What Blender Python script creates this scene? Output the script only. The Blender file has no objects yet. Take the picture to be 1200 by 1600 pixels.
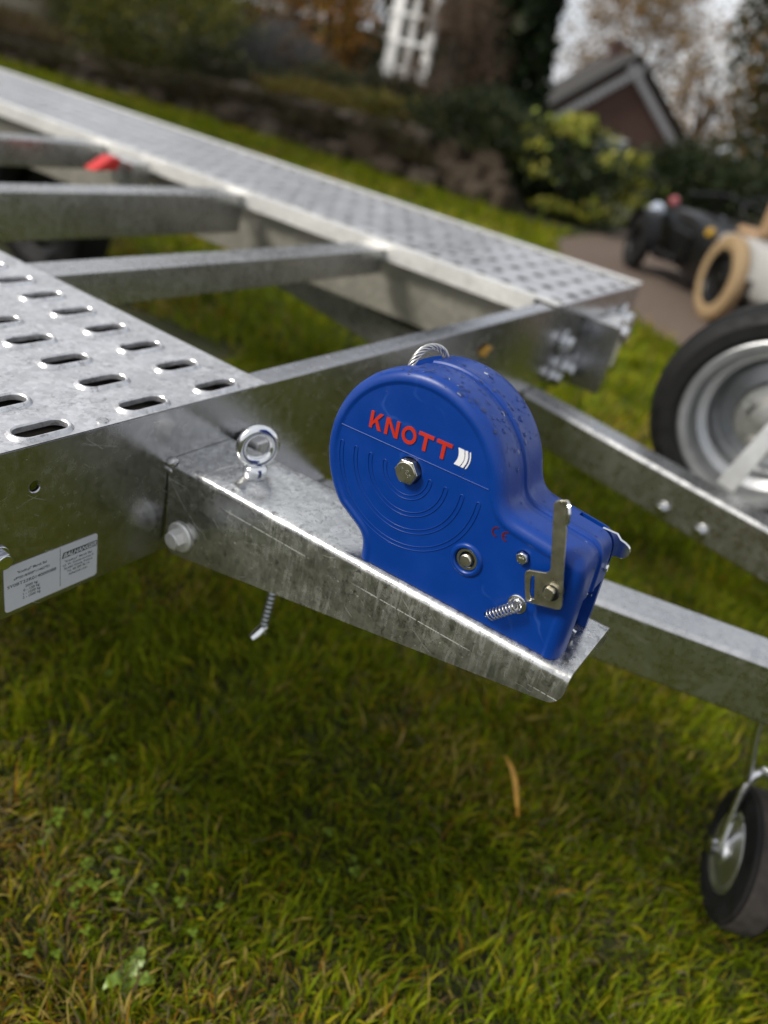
import bpy, bmesh, math, random
import numpy as np
from mathutils import Vector, Matrix
random.seed(7); rng = np.random.default_rng(11)
PI = math.pi
S = bpy.context.scene
COL = S.collection

# ------------------------------------------------------------------ camera
def unit(v): return Vector(v).normalized()
PITCH, ROLL, YAW = math.radians(29.39), math.radians(13.82), math.radians(61.81)
fw = Vector((math.sin(YAW)*math.cos(PITCH), math.cos(YAW)*math.cos(PITCH), -math.sin(PITCH)))
r0 = Vector((math.cos(YAW), -math.sin(YAW), 0)); u0 = r0.cross(fw)
rt = math.cos(ROLL)*r0 + math.sin(ROLL)*u0
up = -math.sin(ROLL)*r0 + math.cos(ROLL)*u0
cd = bpy.data.cameras.new('camera'); cam = bpy.data.objects.new('camera', cd); COL.objects.link(cam)
M = Matrix((rt, up, -fw)).transposed().to_4x4(); M.translation = (0, 0, .95)
cam.matrix_world = M
cd.sensor_fit = 'VERTICAL'; cd.sensor_height = 36; cd.sensor_width = 27; cd.lens = 27.045
cd.clip_start = .02; cd.clip_end = 600
cd.dof.use_dof = True; cd.dof.focus_distance = .618; cd.dof.aperture_fstop = 2.8; cd.dof.aperture_blades = 0
S.camera = cam

# ------------------------------------------------------------------ sky, sun, exposure
SUN_EL, SUN_AZ = math.radians(40), math.radians(-50)      # azimuth from +Y towards +X
w = bpy.data.worlds.new('World'); S.world = w; w.use_nodes = True
nt = w.node_tree; bg = nt.nodes['Background']
sky = nt.nodes.new('ShaderNodeTexSky'); sky.sky_type = 'NISHITA'; sky.sun_disc = False
sky.sun_elevation = SUN_EL; sky.sun_rotation = SUN_AZ; sky.air_density = 1.0; sky.dust_density = 3.0; sky.altitude = 100
tc = nt.nodes.new('ShaderNodeTexCoord'); mp = nt.nodes.new('ShaderNodeMapping'); mp.inputs['Scale'].default_value = (1, 1, 2.2)
cn = nt.nodes.new('ShaderNodeTexNoise'); cn.inputs['Scale'].default_value = 1.7; cn.inputs['Detail'].default_value = 5
cr = nt.nodes.new('ShaderNodeValToRGB'); cr.color_ramp.elements[0].position = .3; cr.color_ramp.elements[1].position = .7
cr.color_ramp.elements[0].color = (5.8, 6.1, 6.7, 1); cr.color_ramp.elements[1].color = (9.2, 9.2, 9.3, 1)
mx = nt.nodes.new('ShaderNodeMix'); mx.data_type = 'RGBA'; mx.inputs[0].default_value = .8
nt.links.new(tc.outputs['Generated'], mp.inputs[0]); nt.links.new(mp.outputs[0], cn.inputs['Vector'])
nt.links.new(cn.outputs['Fac'], cr.inputs[0]); nt.links.new(sky.outputs[0], mx.inputs[6]); nt.links.new(cr.outputs[0], mx.inputs[7])
nt.links.new(mx.outputs[2], bg.inputs['Color']); bg.inputs['Strength'].default_value = .1
sl = bpy.data.lights.new('sun', 'SUN'); sl.energy = 3.1; sl.angle = math.radians(15); sl.color = (1, .95, .87)
so = bpy.data.objects.new('sun', sl); COL.objects.link(so)
sd = Vector((math.sin(SUN_AZ)*math.cos(SUN_EL), math.cos(SUN_AZ)*math.cos(SUN_EL), math.sin(SUN_EL)))
so.rotation_euler = sd.to_track_quat('Z', 'Y').to_euler()
S.view_settings.view_transform = 'Standard'; S.view_settings.look = 'None'; S.view_settings.gamma = 1
S.view_settings.exposure = 0.3; S.view_settings.use_curve_mapping = False

# ------------------------------------------------------------------ materials
MAT = {}
class N:
    """tiny node helper"""
    def __init__(s, name):
        s.m = bpy.data.materials.new(name); s.m.use_nodes = True; s.t = s.m.node_tree
        s.b = s.t.nodes['Principled BSDF']; s.out = s.t.nodes['Material Output']; MAT[name] = s.m
    def n(s, typ, **kw):
        x = s.t.nodes.new(typ)
        for k, v in kw.items():
            if k in x.inputs.keys(): x.inputs[k].default_value = v
            else: setattr(x, k, v)
        return x
    def l(s, a, b): s.t.links.new(a, b)
    def obj(s, scale=(1,1,1), rot=(0,0,0), src='Object'):
        c = s.n('ShaderNodeTexCoord'); m = s.n('ShaderNodeMapping'); m.inputs['Scale'].default_value = scale; m.inputs['Rotation'].default_value = rot
        s.l(c.outputs[src], m.inputs[0]); return m.outputs[0]
    def noise(s, vec, scale, detail=4, rough=.55, dist=0):
        x = s.n('ShaderNodeTexNoise', Scale=scale, Detail=detail, Roughness=rough, Distortion=dist); s.l(vec, x.inputs['Vector']); return x.outputs['Fac']
    def ramp(s, fac, stops):
        x = s.n('ShaderNodeValToRGB'); e = x.color_ramp.elements
        while len(e) < len(stops): e.new(.5)
        for i, (p, c) in enumerate(stops):
            e[i].position = p; e[i].color = (c, c, c, 1) if not isinstance(c, tuple) else (*c, 1)
        s.l(fac, x.inputs[0]); return x.outputs[0]
    def mix(s, f, a, b, typ='RGBA', blend='MIX'):
        x = s.n('ShaderNodeMix'); x.data_type = typ; x.blend_type = blend
        i = {'RGBA': (6, 7, 2), 'FLOAT': (2, 3, 0)}[typ]
        for v, k in ((f, 0), (a, i[0]), (b, i[1])):
            if hasattr(v, 'links'): s.l(v, x.inputs[k])
            else: x.inputs[k].default_value = v if not isinstance(v, tuple) else (*v, 1)
        return x.outputs[i[2]]
    def math(s, op, a, b=0.0):
        x = s.n('ShaderNodeMath', operation=op)
        for v, k in ((a, 0), (b, 1)):
            if hasattr(v, 'links'): s.l(v, x.inputs[k])
            else: x.inputs[k].default_value = v
        return x.outputs[0]
    def bump(s, h, strength, dist=.001):
        x = s.n('ShaderNodeBump', Strength=strength, Distance=dist); s.l(h, x.inputs['Height']); s.l(x.outputs[0], s.b.inputs['Normal'])
    def set(s, **kw):
        for k, v in kw.items():
            k = k.replace('_', ' ')
            if hasattr(v, 'links'): s.l(v, s.b.inputs[k])
            else: s.b.inputs[k].default_value = (*v, 1) if isinstance(v, tuple) else v
        return s.m

def plain(name, col, rough=.5, metal=0, var=.12, scale=30, spec=.5):
    k = N(name); v = k.obj(); f = k.noise(v, scale, 5)
    a = tuple(c*(1-var) for c in col); b = tuple(min(1, c*(1+var)) for c in col)
    k.set(Base_Color=k.ramp(f, [(.3, a), (.7, b)]), Roughness=k.ramp(f, [(.3, max(.03, rough*.85)), (.7, min(1, rough*1.15))]), Metallic=float(metal))
    k.b.inputs['Specular IOR Level'].default_value = spec
    return k.m

def galv(name, lo=.36, hi=.58, r0=.3, r1=.5, streak=0, oxide=.35, tint=(1,1,1.02), sc=1.0, scribe=False, grain=1.0, metal=.98, bump=.3, pits=0.0):
    """hot-dip galvanised steel: fine spangle, mottled patina, drawn vertical grain, runs, nicks and scratches"""
    k = N(name); v = k.obj((sc,sc,sc))
    vo = k.n('ShaderNodeTexVoronoi', Scale=170.0); k.l(v, vo.inputs['Vector']); sp = k.n('ShaderNodeSeparateColor'); k.l(vo.outputs['Color'], sp.inputs[0])
    cloud = k.noise(v, 11, 9, .72, .5); fine = k.noise(v, 420, 3, .6); spk = k.noise(v, 95, 8, .75); mot = k.noise(v, 38, 8, .74, .8)
    grn = k.noise(k.obj((260, 260, 9)), 1, 4, .65)
    A = lambda x, y: k.math('ADD', x, y); T = lambda x, f: k.math('MULTIPLY', x, f)
    mixv = A(A(T(cloud, .34), T(sp.outputs[0], .10)), A(T(spk, .22), A(T(mot, .2), T(grn, .14*grain))))
    base = k.ramp(mixv, [(.38, tuple(lo*t for t in tint)), (.6, tuple(hi*t for t in tint))])
    rough = k.ramp(mixv, [(.38, r0), (.62, r1)])
    if pits:
        pt = T(k.ramp(k.noise(v, 150, 6, .82, .7), [(.52, 0.), (.6, pits)]), k.ramp(k.noise(v, 21, 7, .74), [(.44, .05), (.56, 1.)]))
        base = k.mix(pt, base, (.12, .12, .12))
    ox = T(k.ramp(k.noise(v, 30, 9, .76, .9), [(.5, 0.), (.66, oxide)]), k.ramp(cloud, [(.38, .25), (.6, 1.)]))
    if streak:
        s2 = k.noise(k.obj((30, 30, 3.6), (0, .38, .1)), 2.6, 8, .74, 1.8); s3 = k.noise(k.obj((90, 90, 7), (0, .3, 0)), 2.2, 4, .7, .6)
        runs = k.ramp(A(T(s2, .62), T(s3, .38)), [(.46, 0.), (.62, streak)])
        runs = T(runs, k.ramp(k.noise(v, 10, 5, .6), [(.36, .1), (.56, 1.)]))
        cx_ = k.n('ShaderNodeTexCoord'); sx_ = k.n('ShaderNodeSeparateXYZ'); k.l(cx_.outputs['Object'], sx_.inputs[0])
        runs = T(runs, k.ramp(sx_.outputs[0], [(.05, .25), (.2, 1.)]))
        ox = k.math('MAXIMUM', ox, runs)
    # thin scratches, each broken up by noise
    scr = None
    for rot, scl in (((.4,.9,.3), 15.0), ((1.3,.2,1.1), 11.0), ((.1,2.1,.7), 21.0)):
        wv = k.n('ShaderNodeTexWave', Scale=scl, Distortion=7.0, Detail=3.0); wv.inputs['Detail Scale'].default_value = .6; k.l(k.obj((1,1,1), rot), wv.inputs['Vector'])
        q = T(k.ramp(wv.outputs['Fac'], [(.993, 0.), (1., 1.)]), k.ramp(k.noise(k.obj((1,1,1), rot), 26, 3), [(.57, 0.), (.66, .45)]))
        scr = q if scr is None else k.math('MAXIMUM', scr, q)
    nick = k.ramp(k.noise(v, 230, 2, .5), [(.74, 0.), (.78, .8)])
    ox2 = k.math('MAXIMUM', k.math('MAXIMUM', ox, scr), nick)
    if scribe:
        c = k.n('ShaderNodeTexCoord'); sx = k.n('ShaderNodeSeparateXYZ'); k.l(c.outputs['Object'], sx.inputs[0])
        d = k.math('ABSOLUTE', A(sx.outputs[2], A(T(sx.outputs[0], .012), .0205)))
        ln = k.math('LESS_THAN', d, .0004)
        dash = k.ramp(k.noise(k.obj((260, 0, 0)), 1, 2), [(.42, 0.), (.46, 1.)]); big = k.ramp(k.noise(k.obj((9, 0, 0)), 1.3, 0), [(.42, 0.), (.5, 1.)])
        ox2 = k.math('MAXIMUM', ox2, T(ln, T(dash, big)))
    oc = (.6*tint[0], .61*tint[1], .6*tint[2])
    k.set(Base_Color=k.mix(ox2, base, oc), Roughness=k.mix(ox2, rough, .55, 'FLOAT'), Metallic=k.mix(ox2, metal, metal*.6, 'FLOAT'))
    h = A(T(fine, .3), A(T(grn, .25*grain), A(T(spk, .6), T(mot, .5))))
    k.bump(h, bump, .0008)
    return k.m
galv('galvanised_steel', .38, .54, .15, .3, oxide=.12, bump=.16)
galv('galvanised_deck', .52, .9, .28, .46, oxide=.5, grain=0, metal=.78, pits=.6)
galv('galvanised_bracket', .42, .84, .13, .32, streak=.4, oxide=.26, metal=.96, pits=.85, bump=.24, tint=(1,1,.97), scribe=True, grain=.4)
galv('galvanised_dull', .42, .6, .2, .36, bump=.16, oxide=.14, tint=(1, 1, .99))
galv('galvanised_web', .3, .42, .5, .65, oxide=.15, tint=(1.05, 1, .86))  # warm tint puts the sunlit beige of the webs into the colour
galv('galvanised_hub', .36, .55, .4, .6, oxide=.4, tint=(1,1,.95))
galv('galvanised_dark', .12, .2, .6, .8, oxide=.1)
galv('galvanised_pale', .7, .88, .4, .6, oxide=.8, metal=.7, tint=(1, .99, .95))
plain('zinc_plate', (.66,.67,.68), .2, 1, .1, 60)
plain('bright_zinc', (.78,.79,.8), .12, 1, .05, 60)
plain('white_zinc', (.72,.73,.74), .45, .5, .06, 40)
plain('spring_wire', (.5,.5,.5), .25, 1, .1, 90)
plain('zinc_dark', (.32,.34,.36), .3, 1, .15, 90)
plain('rim_chrome', (.8,.81,.82), .36, 1, .05, 40)
plain('yellow_zinc', (.60,.57,.47), .3, 1, .16, 120)
plain('slot_shade', (.022,.02,.016), .9, 0, .4, 30, .2)  # near-black: the shade below the deck slots put into the colour
plain('dark_hole', (.006,.006,.006), .8, 0)
plain('sticker_white', (.55,.57,.6), .35, 0, .04, 40)
plain('print_black', (.018,.018,.02), .5)
plain('letter_red', (.42,.022,.008), .38, 0, .06)
plain('mark_red', (.085,.006,.008), .4, 0, .06)
plain('logo_white', (.7,.71,.72), .4, 0, .03)
plain('rope_steel', (.58,.57,.55), .32, 1, .2, 200)
plain('rubber', (.006,.006,.006), .7, 0, .4, 40, .3)
plain('rubber_worn', (.038,.031,.027), .85, 0, .55, 60)
plain('rim_silver', (.42,.43,.44), .4, .85, .08)
plain('red_plastic', (.5,.016,.012), .4)
plain('white_paint', (.72,.72,.71), .5, 0, .06, 4)
plain('black_paint', (.004,.004,.004), .35, 0, .3, 20, .3)
plain('tan_rubber', (.27,.185,.095), .6, 0, .12)
plain('cream_paint', (.33,.325,.31), .4, 0, .05)
plain('tan_leather', (.30,.19,.10), .55, 0, .2)
plain('lamp_red', (.35,.1,.11), .3); plain('lamp_yellow', (.4,.24,.02), .3); plain('lamp_glass', (.55,.6,.68), .12, .6)
plain('brick', (.062,.03,.022), .85, 0, .25, 6); plain('roof_tile', (.026,.023,.02), .95, 0, .25, 4)
plain('window_glass', (.2,.23,.26), .08, 0, .05)
plain('bark', (.06,.045,.033), .9, 0, .35, 12)
plain('bargeboard_paint', (.26,.26,.27), .6, 0, .1, 5)
plain('stone', (.05,.034,.019), .95, 0, .4, 9); plain('stone_pale', (.09,.07,.05), .95, 0, .4, 7)

k = N('blue_plastic'); v = k.obj()
f1 = k.noise(v, 45, 5, .6); f2 = k.noise(v, 900, 2)
wv = k.n('ShaderNodeTexWave', Scale=14.0, Distortion=10.0, Detail=3.0); k.l(k.obj((1,1,1),(.3,.2,1.)), wv.inputs['Vector'])
sm = k.math('MULTIPLY', k.ramp(wv.outputs['Fac'], [(.97, 0.), (1., 1.)]), k.ramp(k.noise(v, 20, 3), [(.55, 0.), (.7, .25)]))
k.set(Base_Color=k.mix(sm, k.ramp(f1, [(.3, (.0003,.03,.2)), (.7, (.0005,.034,.222))]), (.05,.12,.4)), Roughness=k.ramp(f1, [(.3, .3), (.7, .4)]))
k.b.inputs['Specular IOR Level'].default_value = .34; k.bump(f2, .08, .0004)

k = N('water_drop'); k.set(Base_Color=(1.,1.,1.), Roughness=.02, IOR=1.33, Transmission_Weight=1.0)

def leafmat(name, trans=.35, rough=.45, attr='col', spec=.25):
    k = N(name); a = k.n('ShaderNodeAttribute', attribute_name=attr)
    k.set(Base_Color=a.outputs['Color'], Roughness=rough); k.b.inputs['Specular IOR Level'].default_value = spec
    t = k.n('ShaderNodeBsdfTranslucent'); k.l(a.outputs['Color'], t.inputs[0])
    m = k.n('ShaderNodeMixShader'); m.inputs[0].default_value = trans
    k.l(k.b.outputs[0], m.inputs[1]); k.l(t.outputs[0], m.inputs[2]); k.l(m.outputs[0], k.out.inputs[0])
    return k.m
leafmat('grass_blade', .42, .5, spec=.12); leafmat('leaf', .3, .5)

k = N('lawn_soil'); v = k.obj()
k.set(Base_Color=k.mix(k.ramp(k.noise(v, 5, 8, .65), [(.35, 0.), (.65, 1.)]), (.028,.04,.005), (.045,.042,.009)), Roughness=.95)
k.bump(k.noise(v, 90, 6, .7), .8, .02)
k = N('bank_soil'); v = k.obj()
k.set(Base_Color=k.ramp(k.noise(v, 3, 8, .68), [(.32, (.016,.018,.007)), (.5, (.032,.027,.012)), (.68, (.05,.042,.018))]), Roughness=.95)
k.bump(k.noise(v, 14, 7, .7), .9, .06)
k = N('drive_gravel'); v = k.obj()
k.set(Base_Color=k.ramp(k.noise(v, 30, 8, .7), [(.3, (.075,.052,.038)), (.7, (.15,.108,.08))]), Roughness=.95)
k.bump(k.noise(v, 80, 5, .7), .7, .01)

# ------------------------------------------------------------------ object helpers
def link(name, me, mat=None, parent=None, smooth=None, mtx=None):
    o = bpy.data.objects.new(name, me); COL.objects.link(o)
    if mat is not None:
        for m in (mat if isinstance(mat, (list, tuple)) else [mat]): me.materials.append(MAT[m])
    if parent is not None: o.parent = parent
    if mtx is not None: o.matrix_local = mtx
    if smooth is not None: sm_angle(me, smooth)
    return o
def sm_angle(me, deg):
    bm = bmesh.new(); bm.from_mesh(me)
    for f in bm.faces: f.smooth = True
    for e in bm.edges:
        if len(e.link_faces) != 2 or e.calc_face_angle(0) > math.radians(deg): e.smooth = False
    bm.to_mesh(me); bm.free()
def tag(o, label, cat, group=None):
    o['label'] = label; o['category'] = cat
    if group: o['group'] = group
    return o
def struct(o): o['kind'] = 'structure'; return o
def stuff(o): o['kind'] = 'stuff'; return o
def empty(name, loc=(0,0,0), rz=0, mtx=None, parent=None):
    o = bpy.data.objects.new(name, None); COL.objects.link(o); o.empty_display_size = .05
    if mtx is not None: o.matrix_world = mtx
    else: o.location = loc; o.rotation_euler = (0, 0, rz)
    if parent: o.parent = parent
    return o
class MB:
    def __init__(s): s.v = []; s.f = []; s.m = []; s.mi = 0
    def add(s, vs, fs):
        b = len(s.v); s.v += [tuple(v) for v in vs]; s.f += [tuple(i+b for i in f) for f in fs]; s.m += [s.mi]*len(fs)
    def box(s, lo, hi, mtx=None):
        (a,b,c),(d,e,f) = lo, hi
        vs = [Vector(p) for p in ((a,b,c),(d,b,c),(d,e,c),(a,e,c),(a,b,f),(d,b,f),(d,e,f),(a,e,f))]
        if mtx is not None: vs = [mtx @ p for p in vs]
        s.add(vs, [(3,2,1,0),(4,5,6,7),(0,1,5,4),(1,2,6,5),(2,3,7,6),(3,0,4,7)])
    def prism(s, pts, axis, a, b, mtx=None):
        """polygon pts (p,q) extruded a..b along axis 0/1/2; p,q are the two other axes in cyclic x,y,z order of listing"""
        def P(p, t):
            if axis == 0: r = (t, p[0], p[1])
            elif axis == 1: r = (p[0], t, p[1])
            else: r = (p[0], p[1], t)
            return mtx @ Vector(r) if mtx is not None else Vector(r)
        n = len(pts); vs = [P(p, a) for p in pts]+[P(p, b) for p in pts]
        s.add(vs, [tuple(range(n)), tuple(range(2*n-1, n-1, -1))]+[(i, i+n, (i+1)%n+n, (i+1)%n) for i in range(n)])
    def tube(s, path, r, n=10, cap=True, closed=False):
        path = [Vector(p) for p in path]; m = len(path)
        rs = r if isinstance(r, (list, tuple)) else [r]*m
        t0 = (path[1]-path[0]).normalized(); nrm = t0.orthogonal().normalized(); vs = []
        for i, p in enumerate(path):
            if closed: t = (path[(i+1)%m]-path[i-1]).normalized()
            else: t = (path[min(i+1,m-1)]-path[max(i-1,0)]).normalized()
            nrm = (nrm-t*nrm.dot(t)).normalized(); bn = t.cross(nrm)
            vs += [p+rs[i]*(math.cos(2*PI*j/n)*nrm+math.sin(2*PI*j/n)*bn) for j in range(n)]
        fs = [(i*n+j, i*n+(j+1)%n, (i+1)%m*n+(j+1)%n, (i+1)%m*n+j) for i in range(m if closed else m-1) for j in range(n)]
        if cap and not closed: fs += [tuple(range(n-1,-1,-1)), tuple(range((m-1)*n, m*n))]
        s.add(vs, fs)
    def lathe(s, prof, n=24, mtx=None, closed=False):
        """prof list of (r, h) about z"""
        mtx = mtx or Matrix(); m = len(prof); vs = []
        for r, h in prof: vs += [mtx @ Vector((r*math.cos(2*PI*j/n), r*math.sin(2*PI*j/n), h)) for j in range(n)]
        fs = [(i*n+j, i*n+(j+1)%n, (i+1)%m*n+(j+1)%n, (i+1)%m*n+j) for i in range(m if closed else m-1) for j in range(n)]
        if not closed:
            if prof[0][0] > 1e-6: fs.append(tuple(range(n-1,-1,-1)))
            if prof[-1][0] > 1e-6: fs.append(tuple(range((m-1)*n, m*n)))
        s.add(vs, fs)
    def mesh(s, name):
        me = bpy.data.meshes.new(name); me.from_pydata(s.v, [], s.f); me.validate(); 
        bm = bmesh.new(); bm.from_mesh(me); bmesh.ops.remove_doubles(bm, verts=bm.verts, dist=1e-6); bmesh.ops.recalc_face_normals(bm, faces=bm.faces); bm.to_mesh(me); bm.free()
        return me
    def build(s, name, mat, parent=None, smooth=35, bevel=0, seg=2, mtx=None):
        me = s.mesh(name); o = link(name, me, mat, parent, smooth, mtx)
        if bevel:
            b = o.modifiers.new('bevel', 'BEVEL'); b.width = bevel; b.segments = seg; b.limit_method = 'ANGLE'; b.angle_limit = math.radians(40)
            for p in me.polygons: p.use_smooth = True
            bm = bmesh.new(); bm.from_mesh(me)
            for e in bm.edges: e.smooth = True
            bm.to_mesh(me); bm.free(); b.harden_normals = True
        return o
def AX(o, z, x=None):
    """matrix whose z axis is z, at o"""
    z = unit(z); x = unit(x) if x is not None else z.orthogonal().normalized(); x = (x-z*x.dot(z)).normalized(); y = z.cross(x)
    m = Matrix((x, y, z)).transposed().to_4x4(); m.translation = o; return m
def bake_boolean(o, cutters):
    for c in cutters:
        b = o.modifiers.new('cut', 'BOOLEAN'); b.operation = 'DIFFERENCE'; b.solver = 'EXACT'; b.object = c
    dg = bpy.context.evaluated_depsgraph_get(); dg.update()
    me = bpy.data.meshes.new_from_object(o.evaluated_get(dg)); o.modifiers.clear(); old = o.data; o.data = me; bpy.data.meshes.remove(old)
    for c in cutters: bpy.data.objects.remove(c)
def text_mesh(body, size, extrude=0, shear=0, bold=0, align='LEFT'):
    c = bpy.data.curves.new('t', 'FONT'); c.body = body; c.size = size; c.extrude = extrude; c.shear = shear; c.offset = bold; c.resolution_u = 3
    c.align_x = align
    o = bpy.data.objects.new('t', c); COL.objects.link(o)
    dg = bpy.context.evaluated_depsgraph_get(); dg.update()
    me = bpy.data.meshes.new_from_object(o.evaluated_get(dg)); bpy.data.objects.remove(o); bpy.data.curves.remove(c)
    return me
def add_mesh(mb, me, mtx):
    mb.add([mtx @ v.co for v in me.vertices], [tuple(p.vertices) for p in me.polygons]); bpy.data.meshes.remove(me)
def arc(c, r, a0, a1, n): return [(c[0]+r*math.cos(a0+(a1-a0)*i/n), c[1]+r*math.sin(a0+(a1-a0)*i/n)) for i in range(n+1)]
def hexpts(r, a=0): return [(r*math.cos(a+i*PI/3), r*math.sin(a+i*PI/3)) for i in range(6)]
def hexbolt(mb, mtx, af, h, washer=0, wh=.002, spin=0):
    """hex head along +z of mtx"""
    R = af/math.sqrt(3)
    if washer: mb.lathe([(washer, 0), (washer, wh*.6), (washer*.94, wh)], 24, mtx)
    z0 = wh if washer else 0
    rot = Matrix.Rotation(spin, 4, 'Z'); mb.prism(hexpts(R), 2, z0, z0+h*.86, mtx @ rot)
    mb.lathe([(af*.5, z0+h*.86), (af*.46, z0+h)], 24, mtx)

# ------------------------------------------------------------------ ground
def sstep(a, b, x):
    t = np.clip((x-a)/(b-a), 0, 1); return t*t*(3-2*t)
def gz(x, y): return -1.5*sstep(15, 36, np.asarray(x, float))
def grid_mesh(name, xs, ys, zf):
    X, Y = np.meshgrid(xs, ys, indexing='ij'); Z = zf(X, Y); n, m = X.shape
    vs = np.stack([X, Y, Z], -1).reshape(-1, 3)
    fs = [(i*m+j, (i+1)*m+j, (i+1)*m+j+1, i*m+j+1) for i in range(n-1) for j in range(m-1)]
    me = bpy.data.meshes.new(name); me.from_pydata(vs.tolist(), [], fs)
    for p in me.polygons: p.use_smooth = True
    return me
xs = np.concatenate([np.linspace(-200, -10, 8), np.linspace(-6, 16, 12), np.linspace(18, 40, 14), np.linspace(60, 400, 8)])
ys = np.concatenate([np.linspace(-300, -20, 8), np.linspace(-10, 30, 12), np.linspace(50, 400, 8)])
struct(link('lawn', grid_mesh('lawn', xs, ys, lambda a, b: gz(a, b)), 'lawn_soil'))
mb = MB(); mb.add([(*p, .006) for p in ((2.2,-2.1),(4.3,.81),(4.57,1.18),(5.4,2.0),(6.6,2.55),(8.2,2.6),(14.8,3.4),(14.8,-16),(-6,-16))], [tuple(range(9))])
struct(mb.build('driveway', 'drive_gravel', smooth=None))
def wall_x(y): return 7.15-.8*sstep(6, 12, np.asarray(y, float))
def wall_h(y): return .45-.28*sstep(5, 11, np.asarray(y, float))
def bank_h(x, y):
    k_ = x-wall_x(y)
    a = wall_h(y)*sstep(.02, .35, k_)+.45*sstep(.3, 6, k_)+1.2*sstep(6, 18, k_)
    n = .05*np.sin(x*2.3+y*1.1)+.04*np.sin(y*3.1-x)
    return (a+n*sstep(.4, 1.2, k_))*sstep(.42, .5, y/np.maximum(x, .1))-.03
bx = np.concatenate([np.linspace(6.3, 8.6, 30), np.linspace(8.8, 30, 40)]); by = np.linspace(3.0, 40, 150)
struct(link('garden_bank', grid_mesh('garden_bank', bx, by, bank_h), 'bank_soil'))

# ------------------------------------------------------------------ trailer
tr = empty('car_trailer', (1.005, 2.0, 0)); TI = tr.matrix_world.inverted()
tag(tr, 'galvanised two-ramp car transporter trailer standing on the grass', 'trailer')
OFF = Matrix.Translation((-1.005, -2.0, 0))
def tpart(mb, name, mat, parent=tr, **kw): return mb.build(name, mat, parent, mtx=OFF if parent is tr else Matrix(), **kw)
ZT, ZB = .636, .473                       # deck top, beam underside
XN0, XN1, XF0, XF1 = .085, .605, 1.402, 1.925
# front beam: folded channel
mb = MB(); t = .005
prof = [(.5, ZB), (.545, ZB), (.545, ZB+t), (.505, ZB+t), (.505, ZT-.0012), (.5, ZT-.0012)]
mb.prism(prof, 0, XN0, XF1); mb.box((XN1+.0005, .5051, ZT-.006), (XF0-.0005, .532, ZT-.0013))
beam = tpart(mb, 'front_beam', 'galvanised_steel', bevel=.0015)
cut = MB(); cut.lathe([(.0045, -.02), (.0045, .02)], 20, AX((.3316, .5, .5965), (0,1,0))); co = cut.build('cut', 'dark_hole', smooth=None)
beam.modifiers.clear()
co.matrix_world = Matrix(); bpy.context.view_layer.update(); bake_boolean(beam, [co]); sm_angle(beam.data, 25)
b = beam.modifiers.new('bevel', 'BEVEL'); b.width = .0018; b.segments = 2; b.limit_method = 'ANGLE'; b.angle_limit = math.radians(60); b.harden_normals = True
# perforated wheel tracks: sheet with flanged slots, built cell by cell
def stadium(hl, hw, n=12):
    """closed ccw outline of a slot, long axis x"""
    s = hl-hw
    return [(s+hw*math.cos(a), hw*math.sin(a)) for a in [-PI/2+PI*i/n for i in range(n+1)]]+[(-s+hw*math.cos(a), hw*math.sin(a)) for a in [PI/2+PI*i/n for i in range(n+1)]]
def track_mesh(name, x0, x1, y0, y1, cols, ystart, dy, hl=.0245, hw=.0105, flange=.0045, lip=.003):
    mb = MB(); mids = [x0]+[(a+b)/2 for a, b in zip(cols, cols[1:])]+[x1]
    rows = []; y = ystart
    while y+dy*.4 < y1: rows.append(y); y += dy
    ymid = [y0]+[(a+b)/2 for a, b in zip(rows, rows[1:])]+[y1]
    vs = []; fs = []
    for ci, cx in enumerate(cols):
        for ri, cy in enumerate(rows):
            L, R, B, T = mids[ci], mids[ci+1], ymid[ri], ymid[ri+1]
            st = stadium(hl+flange, hw+flange); n = len(st)
            # outer ring points on the rectangle, matched by direction
            outp = []
            for (px, py) in st:
                X, Y = cx+px, cy+py
                k1 = min(((R-cx)/px if px > 1e-9 else ((L-cx)/px if px < -1e-9 else 1e9)), ((T-cy)/py if py > 1e-9 else ((B-cy)/py if py < -1e-9 else 1e9)))
                outp.append((cx+px*k1, cy+py*k1))
            base = len(vs)
            rings = [[(p[0], p[1], 0) for p in outp]]
            for dh, z in ((flange, 0), (flange*.72, lip*.55), (flange*.4, lip), (flange*.1, lip*1.05), (-.0006, lip*.6), (-.0008, -.003)):
                rings.append([(cx+p[0], cy+p[1], z) for p in stadium(hl+dh, hw+dh)])
            for rg in rings: vs += rg
            for r_ in range(len(rings)-1):
                for i in range(n):
                    j = (i+1) % n; fs.append((base+r_*n+i, base+r_*n+j, base+(r_+1)*n+j, base+(r_+1)*n+i))
            # rectangle corners
            for (qx, qy) in ((R,T),(L,T),(L,B),(R,B)):
                for i in range(n):
                    a, b_ = outp[i], outp[(i+1) % n]
                    if (abs(a[0]-qx) < 1e-7 and abs(b_[1]-qy) < 1e-7 and abs(a[1]-qy) > 1e-7 and abs(b_[0]-qx) > 1e-7) or (abs(a[1]-qy) < 1e-7 and abs(b_[0]-qx) < 1e-7 and abs(a[0]-qx) > 1e-7 and abs(b_[1]-qy) > 1e-7):
                        vs.append((qx, qy, 0)); fs.append((base+i, len(vs)-1, base+(i+1) % n))
    mb.add([(a, b_, c+ZT) for a, b_, c in vs], fs)
    return mb
YE = 4.6
cols_n = [.165, .257, .349, .4545, .547]; mbn = track_mesh('deck', XN0+.004, XN1-.022, .4998, YE-.3, cols_n, .5178, .0575)
def ramp(mbd, name, x0, x1, label, lab_in):
    root = tpart(mbd, name, 'galvanised_deck', smooth=22); root['label'] = label
    for p in root.data.polygons: pass
    return root
dn = ramp(mbn, 'wheel_track', XN0, XN1, 'slotted near wheel track beside the label', 0)
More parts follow.
